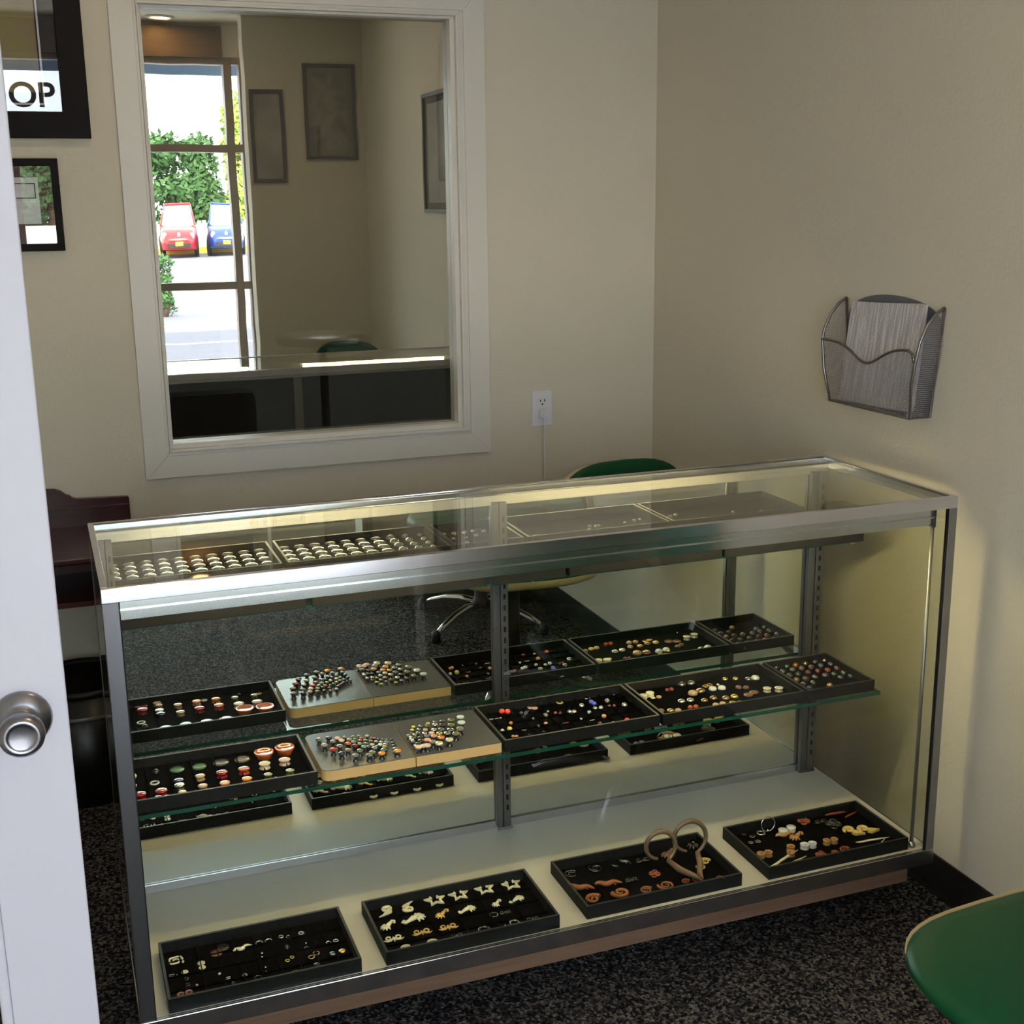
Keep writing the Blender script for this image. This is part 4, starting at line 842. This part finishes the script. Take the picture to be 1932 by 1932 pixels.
ITEMS['D1'] = [('sqspiral','ivory',0.0809,0.1711,0.017,0), ('disc','ivory',0.0948,0.1279,0.007,0), ('disc','ivory',0.1289,0.147,0.0076,0), ('disc','ivory',0.1288,0.1309,0.0071,0), ('bar','white',0.0699,0.1283,0.0043,0), ('bar','white',0.0692,0.1217,0.0043,0), ('bar','ivory',0.0795,0.1206,0.0043,1.57), ('bead','silver',0.1127,0.1687,0.0025,0), ('ring','smoke',0.0954,0.1031,0.0048,0), ('ring','smoke',0.0957,0.0822,0.0053,0), ('tunnel','wood',0.0783,0.0446,0.007,0), ('tunnel','wood',0.0937,0.0455,0.0071,0), ('bead','gold',0.1116,0.0702,0.0034,0), ('bar','gold',0.1371,0.0659,0.005,0.2), ('ring','silver',0.1189,0.0306,0.0037,0), ('disc','brown',0.1617,0.1711,0.0127,0), ('disc','smoke',0.1774,0.1858,0.0128,0), ('dragon','ivory',0.2141,0.1676,0.0195,0.25), ('bar','bronze',0.2012,0.1245,0.0033,0), ('ring','silver',0.2484,0.1737,0.0084,0), ('ring','silver',0.268,0.174,0.0084,0), ('bead','silver',0.2472,0.1336,0.0028,0), ('bead','silver',0.2452,0.1189,0.0027,0), ('ring','silver',0.2943,0.1814,0.0056,0), ('ring','silver',0.3088,0.1756,0.0056,0), ('ring','white',0.3355,0.1793,0.0057,0), ('bar','silver',0.3433,0.1773,0.004,1.3), ('bead','smoke',0.2976,0.1309,0.0067,0), ('ring','gold',0.291,0.0916,0.0049,0), ('ring','gold',0.3017,0.1002,0.0049,0), ('bead','silver',0.2459,0.0831,0.0022,0), ('bead','silver',0.244,0.0675,0.0022,0), ('bead','silver',0.1577,0.0917,0.0038,0), ('bar','silver',0.1703,0.0779,0.0054,0), ('bar','silver',0.1697,0.0723,0.0053,0), ('ring','greysil',0.1789,0.0556,0.0043,0), ('ring','white',0.2036,0.0736,0.0048,0), ('ring','smoke',0.2261,0.053,0.0091,0), ('bead','silver',0.2508,0.0417,0.0032,0), ('bar','silver',0.2662,0.0381,0.0053,0), ('ring','bronze',0.2984,0.0381,0.0113,0), ('bead','silver',0.3375,0.1373,0.0022,0), ('ring','greysil',0.3351,0.1224,0.0044,0), ('ring','bronze',0.3379,0.0848,0.0071,0), ('ring','bronze',0.3497,0.0946,0.0072,0), ('plug','smoke',0.3414,0.0471,0.007,0), ('bar','greysil',0.3782,0.1657,0.0034,1.5), ('bar','greysil',0.3861,0.1647,0.0034,1.5), ('ring','silver',0.3812,0.1232,0.0059,0), ('ring','silver',0.3966,0.1246,0.0059,0), ('disc','steelblue',0.3818,0.084,0.0077,0), ('disc','gold',0.401,0.0858,0.0078,0), ('bar','greysil',0.3954,0.0493,0.0049,0.2)]
ITEMS['D2'] = [('wave','ivory',0.5204,0.1959,0.0191,0), ('wave','ivory',0.5699,0.191,0.0192,3.3), ('star','ivory',0.6315,0.199,0.0249,0), ('star','ivory',0.6857,0.2004,0.0241,0), ('star','ivory',0.746,0.2022,0.0243,0), ('star','ivory',0.8069,0.1989,0.0244,0), ('carving','ivory',0.5099,0.1378,0.0211,0.4), ('carving','ivory',0.5687,0.1429,0.0272,3.1), ('carving','goldivory',0.6282,0.1385,0.02,0.4), ('carving','ivory',0.6839,0.1359,0.0216,3.1), ('carving','ivory',0.7507,0.1366,0.0158,0.5), ('carving','ivory',0.7967,0.1359,0.0194,3.2), ('swirl','ivory',0.5086,0.0876,0.0217,0), ('swirl','goldivory',0.5691,0.0887,0.0219,0), ('swirl','goldivory',0.6259,0.0871,0.022,0), ('ring','smoke',0.7295,0.0958,0.0102,0), ('swirl','smoke',0.7561,0.0974,0.0147,0), ('bar','silver',0.7303,0.048,0.0081,0.3), ('ring','greysil',0.7594,0.0506,0.0111,0), ('ring','smoke',0.6918,0.047,0.0138,0), ('swirl','smoke',0.8008,0.0508,0.0169,0), ('spiral','ivory',0.522,0.0442,0.013,0.5), ('spiral','ivory',0.5779,0.0443,0.0131,0.2), ('swirl','smoke',0.6327,0.0498,0.0156,0)]
ITEMS['D3'] = [('spiral','jet',0.946,0.1879,0.018,0.5), ('spiral','jet',1.0078,0.1906,0.0192,2), ('dragon','jet',1.0518,0.1869,0.013,-0.9), ('dragon','jet',1.0789,0.1957,0.021,-0.9), ('swirl','jet',1.1238,0.1863,0.021,0), ('dragon','wood',0.9437,0.1277,0.0298,-0.45), ('dragon','wood',1.0071,0.1208,0.03,-0.2), ('spiralfat','wood',0.9491,0.0717,0.0223,0.3), ('spiralfat','wood',1.0143,0.0737,0.0245,3), ('spiral','wood',1.0729,0.0659,0.0161,0.2), ('spiral','wood',1.1214,0.0674,0.0208,2.8), ('flower','rustwood',1.1203,0.1211,0.016,0), ('swirl','jet',1.0617,0.1176,0.0179,0), ('spiral','rustwood',1.171,0.0687,0.0112,0), ('spiral','rustwood',1.196,0.0657,0.0117,0), ('spiral','yellowivory',1.2514,0.1296,0.0157,0), ('spiral','yellowivory',1.2321,0.1122,0.0125,2.6), ('ring','rustwood',1.2474,0.0516,0.0092,0), ('carving','driftwood',1.1908,0.1909,0.0239,0.3), ('carving','jet',1.2645,0.2112,0.0296,0.8)]
ITEMS['D4'] = [('disc','smoke',1.4029,0.2127,0.0074,0), ('disc','smoke',1.4147,0.1957,0.0082,0), ('disc','greysil',1.3954,0.1696,0.007,0), ('disc','greysil',1.4132,0.1684,0.0076,0), ('ring','silver',1.4396,0.198,0.0109,0), ('cyl','white',1.4888,0.1803,0.0115,0), ('cyl','white',1.5146,0.1854,0.0115,0), ('flower','rustwood',1.5653,0.2102,0.0195,0), ('dragon','tan2',1.488,0.1694,0.0245,0), ('carving','tan2',1.5085,0.152,0.0239,0.2), ('tunnel','tan2',1.3813,0.1024,0.0098,0), ('tunnel','tan2',1.4006,0.1016,0.0098,0), ('tunnel','tan2',1.4629,0.1057,0.0099,0), ('tunnel','tan2',1.4482,0.0825,0.0098,0), ('tunnel','white',1.4964,0.0999,0.0107,0), ('tunnel','white',1.5172,0.0993,0.0102,0), ('tunnel','tan2',1.5554,0.0982,0.0089,0), ('tunnel','tan2',1.5749,0.0964,0.0089,0), ('hook','yellowivory',1.6431,0.1195,0.0251,0), ('hook','yellowivory',1.681,0.1136,0.0252,0.4), ('stick','rustwood',1.6607,0.2157,0.0282,-0.05), ('stick','rustwood',1.6917,0.1981,0.0231,0.35), ('swirl','jet',1.6038,0.1947,0.0195,0), ('flower','jet',1.6219,0.1684,0.0249,0), ('pin','ivory',1.4271,0.073,0.0539,0.43), ('pinloop','ivory',1.4315,0.0488,0.0496,0.32), ('pinr','ivory',1.665,0.0713,0.0446,-0.08), ('pinloop','ivory',1.6755,0.0539,0.0301,0.6), ('flower','rustwood',1.5126,0.056,0.0164,0), ('plug','rustwood',1.543,0.0464,0.0095,0), ('spiral','rustwood',1.5783,0.0587,0.0138,0)]
SPOKES['B1'] = [[('bp','navy',0.5709,0.286,0.0039,0), ('bp','navy',0.5684,0.2675,0.0046,0), ('bp','smoke',0.566,0.2492,0.0052,0), ('bp','steelblue',0.5635,0.2312,0.0058,0), ('bp','olive',0.5611,0.2133,0.0064,0), ('bp','amber',0.5643,0.1935,0.007,0)], [('bp','navy',0.5617,0.2897,0.0039,0), ('bp','steelblue',0.5567,0.2755,0.0046,0), ('bp','greysil',0.5505,0.2619,0.0052,0), ('bp','olive',0.5456,0.2479,0.0058,0), ('bp','steelblue',0.5388,0.2318,0.0064,0), ('bp','amber',0.53,0.2013,0.007,0)], [('bp','smoke',0.5526,0.2935,0.004,0), ('bp','greysil',0.5464,0.2797,0.0045,0), ('bp','ice',0.5403,0.266,0.005,0), ('bp','navy',0.5316,0.2568,0.0056,0), ('bp','steelblue',0.5235,0.2493,0.0061,0), ('bp','olive',0.5138,0.2282,0.0066,0), ('bp','slate',0.5029,0.2122,0.0071,0)], [('bp','navy',0.5453,0.2997,0.004,0), ('bp','greysil',0.5369,0.2868,0.0045,0), ('bp','tan',0.5244,0.2725,0.005,0), ('bp','navy',0.5142,0.2619,0.0056,0), ('bp','steelblue',0.5046,0.2633,0.0061,0), ('bp','green',0.4918,0.2465,0.0066,0), ('bp','slate',0.4766,0.2247,0.0071,0)], [('bp','smoke',0.5392,0.3055,0.004,0), ('bp','green',0.5273,0.2939,0.0045,0), ('bp','slate',0.5134,0.2834,0.005,0), ('bp','jade',0.501,0.2839,0.0056,0), ('bp','darkred',0.4889,0.2773,0.0061,0), ('bp','taupe',0.4689,0.2589,0.0066,0), ('bp','navy',0.4522,0.2451,0.0071,0)], [('bp','red',0.5342,0.3108,0.004,0), ('bp','green',0.5178,0.3011,0.0045,0), ('bp','darkred',0.5053,0.3016,0.0051,0), ('bp','slate',0.4908,0.299,0.0056,0), ('bp','rust',0.4771,0.2936,0.0061,0), ('bp','greysil',0.4576,0.2849,0.0067,0), ('bp','red',0.4401,0.2705,0.0072,0)], [('bp','ice',0.5268,0.3271,0.004,0), ('bp','red',0.5115,0.3167,0.0045,0), ('bp','green',0.4976,0.3112,0.0051,0), ('bp','taupe',0.4845,0.3146,0.0056,0), ('bp','blush',0.4679,0.3135,0.0062,0), ('bp','slate',0.449,0.3127,0.0067,0), ('bp','taupe',0.4279,0.2989,0.0072,0)], [('bp','jade',0.5108,0.3322,0.004,0), ('bp','green',0.4969,0.3293,0.0046,0), ('bp','taupe',0.4797,0.3316,0.0053,0), ('bp','blush',0.4622,0.3302,0.0059,0), ('bp','navy',0.4447,0.336,0.0066,0), ('bp','slate',0.4235,0.3328,0.0072,0)]]
SPOKES['B2'] = [[('bp','slate',0.592,0.2611,0.0039,0), ('bp','smoke',0.5935,0.2349,0.005,0), ('bp','greysil',0.5966,0.2177,0.0062,0), ('bp','blush',0.6004,0.1894,0.0073,0)], [('bp','smoke',0.595,0.2762,0.0039,0), ('bp','slate',0.5969,0.2559,0.0047,0), ('bp','greysil',0.6017,0.2283,0.0054,0), ('bp','jet',0.6152,0.2356,0.0062,0), ('bp','blush',0.6212,0.2173,0.007,0), ('bp','blush',0.6287,0.1953,0.0077,0)], [('bp','slate',0.5937,0.2899,0.004,0), ('bp','greysil',0.6046,0.2921,0.0046,0), ('bp','silver',0.6076,0.2665,0.0051,0), ('bp','jet',0.6191,0.2664,0.0057,0), ('bp','jet',0.6247,0.2479,0.0063,0), ('bp','peach',0.6385,0.2455,0.0068,0), ('bp','taupe',0.6457,0.2297,0.0074,0), ('bp','crystal',0.6549,0.2067,0.0079,0)], [('bp','silver',0.6122,0.2844,0.004,0), ('bp','silver',0.6233,0.2898,0.0047,0), ('bp','jet',0.6293,0.2689,0.0053,0), ('bp','steelblue',0.6448,0.2691,0.006,0), ('bp','peach',0.6577,0.2606,0.0066,0), ('bp','amber',0.6689,0.2442,0.0073,0), ('bp','crystal',0.6808,0.2238,0.0079,0)], [('bp','slate',0.62,0.3025,0.004,0), ('bp','greysil',0.6332,0.2972,0.0047,0), ('bp','silver',0.6446,0.2872,0.0053,0), ('bp','blush',0.6582,0.279,0.006,0), ('bp','gold',0.6724,0.2679,0.0067,0), ('bp','greysil',0.6875,0.2604,0.0073,0), ('bp','olive',0.7029,0.2475,0.008,0)], [('bp','yellow',0.6262,0.3203,0.004,0), ('bp','greysil',0.6393,0.3136,0.0047,0), ('bp','tan',0.6516,0.3045,0.0054,0), ('bp','silver',0.6681,0.2944,0.006,0), ('bp','slate',0.6824,0.2873,0.0067,0), ('bp','greysil',0.6996,0.2755,0.0074,0), ('bp','taupe',0.7203,0.2705,0.0081,0)], [('bp','yellow',0.6335,0.3358,0.004,0), ('bp','greysil',0.6482,0.3305,0.0047,0), ('bp','olive',0.6622,0.3241,0.0054,0), ('bp','silver',0.678,0.3198,0.0061,0), ('bp','smoke',0.6917,0.3087,0.0068,0), ('bp','olive',0.709,0.2989,0.0075,0), ('bp','ice',0.7329,0.3008,0.0082,0)], [('bp','yellow',0.6685,0.3409,0.0041,0), ('bp','greysil',0.6836,0.3382,0.005,0), ('bp','smoke',0.699,0.332,0.006,0), ('bp','olive',0.7177,0.3279,0.007,0), ('bp','ice',0.7408,0.3311,0.008,0)]]

PLACE = dict(M1='the stone plug tray', M3='the gem stud tray', M4='the gold plug tray', M5='the small square tray', D1='the leftmost deck tray', D2='the bone carving tray', D3='the curled horn tray', D4='the rightmost deck tray')
CATS = dict(ring='ring', bead='gem stud', bar='barbell', disc='stone disc', spiral='earring', sqspiral='earring', spiralfat='earring', pin='hair stick', pinr='hair stick', pinloop='hair stick', stick='stick', tunnel='ear tunnel', wave='carving', star='carving', swirl='carving', carving='carving', flower='carving', dragon='carving', hook='carving')
for tk, L_ in ITEMS.items():
    z = {'M': MZ, 'D': DZ}[tk[0]]+.0069
    ys = sorted(i[3] for i in L_); y0, y1 = ys[0], ys[-1]
    groups = {}
    for i in L_:
        row = min(2, int((i[3]-y0)/max(1e-6, y1-y0)*3)); groups.setdefault((i[0], i[1]), []).append((row, i[2], i))
    done = {}
    for (k, c), li in groups.items():
        nm = (WORD.get(c, c)+' '+NAMES[k].replace('_', ' '))
        li.sort(key=lambda q: q[1])
        for row in range(3):
            rr = [q for q in li if q[0] == row]
            for j, q in enumerate(rr):
                if len(li) == 1: s_ = nm+' in '+PLACE[tk]
                elif len(rr) == 1: s_ = nm+', '+('front', 'middle', 'back')[row]+' of '+PLACE[tk]
                else: s_ = ORD[j]+' '+nm+' from left, '+('front', 'middle', 'back')[row]+' of '+PLACE[tk]
                done[id(q[2])] = s_
    for i in L_:
        kind, c, x, y, r, ang = i
        hs = 1.0
        if kind in ('disc',): hs = .9
        if tk == 'M5': hs = 1.4; r *= .88; c = c+'_deep'
        if kind in ('cyl', 'tunnel', 'plug') and r > .009: hs = .85
        if kind in ('pin', 'pinr', 'pinloop', 'stick'): hs = .9
        if kind in ('star', 'wave', 'carving'): hs = .9
        o = item(kind, c, x, y, z, r, ang, hs)
        tag(o, done[id(i)], CATS.get(kind, 'plug'), 'jewellery in '+PLACE[tk])
for tk, SP in SPOKES.items():
    for a, sp in enumerate(SP):
        for j, (kind, c, x, y, r, ang) in enumerate(sp):
            y = max(.214, min(.385, y)); x = min(x, .780)
            if tk == 'B1': x = min(x, .588)
            else: x = max(x, .61)
            o = item('bp', c, x, y, MZ+.0237, r*1.1, 0, min(1.0, .0085/r)*.9)
            tag(o, WORD.get(c, c)+' standing plug, '+ORD[j]+' along the '+ORD[a]+' spoke of the '+('left' if tk == 'B1' else 'right')+' grey board', 'plug', 'standing plugs on the grey boards')
# silver domes on the top shelf
for ti, (x0, L) in enumerate(((.025, .370), (.408, .372))):
    for i in range(10):
        for j in range(5):
            c = 'lens'; r = .0140
            if ti == 1 and i > 6: c = 'silver'; r = .0140-.0018*(i-6)
            o = item('cap' if c == 'lens' else 'dome', c, x0+.0215+(L-.043)*i/9, .248+.024+.039*j, TZ+.0069, r, 0, 1.15)
            tag(o, ORD[i]+' silver dome from the left, '+ORD[j]+' row, '+('leftmost' if ti == 0 else 'second')+' top shelf tray', 'plug', 'silver domes on the top shelf')
sm = [(.81, .30, 'bead', .006), (.835, .305, 'bead', .006), (.86, .31, 'bead', .007), (.885, .30, 'bead', .006), (.91, .31, 'bead', .006), (.935, .30, 'bead', .006), (.82, .345, 'bead', .005), (.85, .35, 'bead', .005), (.88, .34, 'bead', .006), (.92, .35, 'bead', .005), (.84, .39, 'bead', .005), (.90, .39, 'bead', .005)]
for k, (x, y, kd, r) in enumerate(sm):
    tag(item(kd, 'silver', x, y, TZ+.0069, r), 'silver stud, %s from left in %s row of narrow top shelf tray' % (ORD[k % 6] if k < 6 else ORD[(k-6) % 4] if k < 10 else ORD[k-10], 'front' if k < 6 else 'middle' if k < 10 else 'back'), 'gem stud', 'small silver pieces on the top shelf')
sm = [(1.005, .425, 'cyl', 'gold', .012), (1.035, .43, 'ring', 'gold', .011), (1.15, .40, 'bead', 'silver', .006), (1.165, .37, 'bead', 'silver', .006), (1.178, .38, 'bead', 'silver', .007), (1.19, .37, 'bead', 'silver', .005), (1.215, .41, 'dome', 'gold', .010), (1.255, .41, 'dome', 'gold', .010), (1.295, .41, 'dome', 'gold', .011), (1.26, .37, 'bead', 'silver', .005), (1.29, .36, 'bead', 'silver', .006), (1.31, .35, 'bead', 'silver', .005)]
cnt = {}
for k, (x, y, kd, c, r) in enumerate(sm):
    n_ = cnt.get((kd, c), 0); cnt[(kd, c)] = n_+1
    tag(item(kd, c, x, y, TZ+.0069, r), '%s %s %s from the left in the nearly empty top shelf tray' % (ORD[n_], c, NAMES[kd].replace('_', ' ')), 'jewellery', 'small pieces in the nearly empty top shelf tray')
for k, (x, y, c) in enumerate(((1.39, .36, 'silver'), (1.41, .35, 'silver'), (1.45, .42, 'rust'), (1.50, .41, 'rust'), (1.56, .38, 'greysil'), (1.63, .40, 'silver'))):
    tag(item('bead', c, x, y, TZ+.0069, .006), '%s small stud from the left in the rightmost top shelf tray' % ORD[k], 'gem stud', 'small studs in the rightmost top shelf tray')
# two big curled horn hangers standing up out of the horn tray
m_horn = mat('brown_horn', srgb(104, 84, 64), .35, noise=.35, nscale=25, stretch=(3, 1, 1))
def horn(cx, cz, rr, tail, label, cy=.13):
    mz_ = DZ+.0069
    t = empty('horn_hanger', (cx, cy, mz_), label, 'earring', 'big curled horn hangers')
    pts = []; rad = []
    zc = cz-mz_
    for k in range(34):
        a = math.radians(-70+330*k/33); pts.append((rr*math.cos(a), .012*math.sin(a*.5), zc+rr*math.sin(a))); rad.append(.0035+.0025*math.sin(PI*k/33))
    MB().tube(pts[::-1], rad[::-1], 10).build('loop', m_horn, t)
    e = pts[0]
    MB().tube([e, (e[0]*.7+tail[0]*.3, e[1]+tail[1]*.35, e[2]*.5+.004), (tail[0]*.8, tail[1]*.75, .012), (tail[0], tail[1], .006)], [.0055, .0075, .0065, .003], 10).build('tail', jmat('driftwood'), t)
horn(1.142, .2545, .0335, (.06, -.085), 'left one of two big curled horn hangers standing in the deck tray')
horn(1.2155, .2620, .0370, (-.01, -.075), 'right one of two big curled horn hangers standing in the deck tray')
t = empty('captive_ring', (1.4615, .203, DZ+.0069), 'thin silver hoop standing upright in the rightmost deck tray', 'ring')
MB().tube([(.0185*math.cos(a), .002*math.sin(a), .0190+.0178*math.sin(a)) for a in [2*PI*k/28 for k in range(28)]], .0011, 7, closed=True).build('hoop', jmat('silver'), t)
MB().lathe([(0, 0), (.002, .0005), (.0028, .0025), (.002, .0048), (0, .005)], 10).build('bead', jmat('silver'), t)
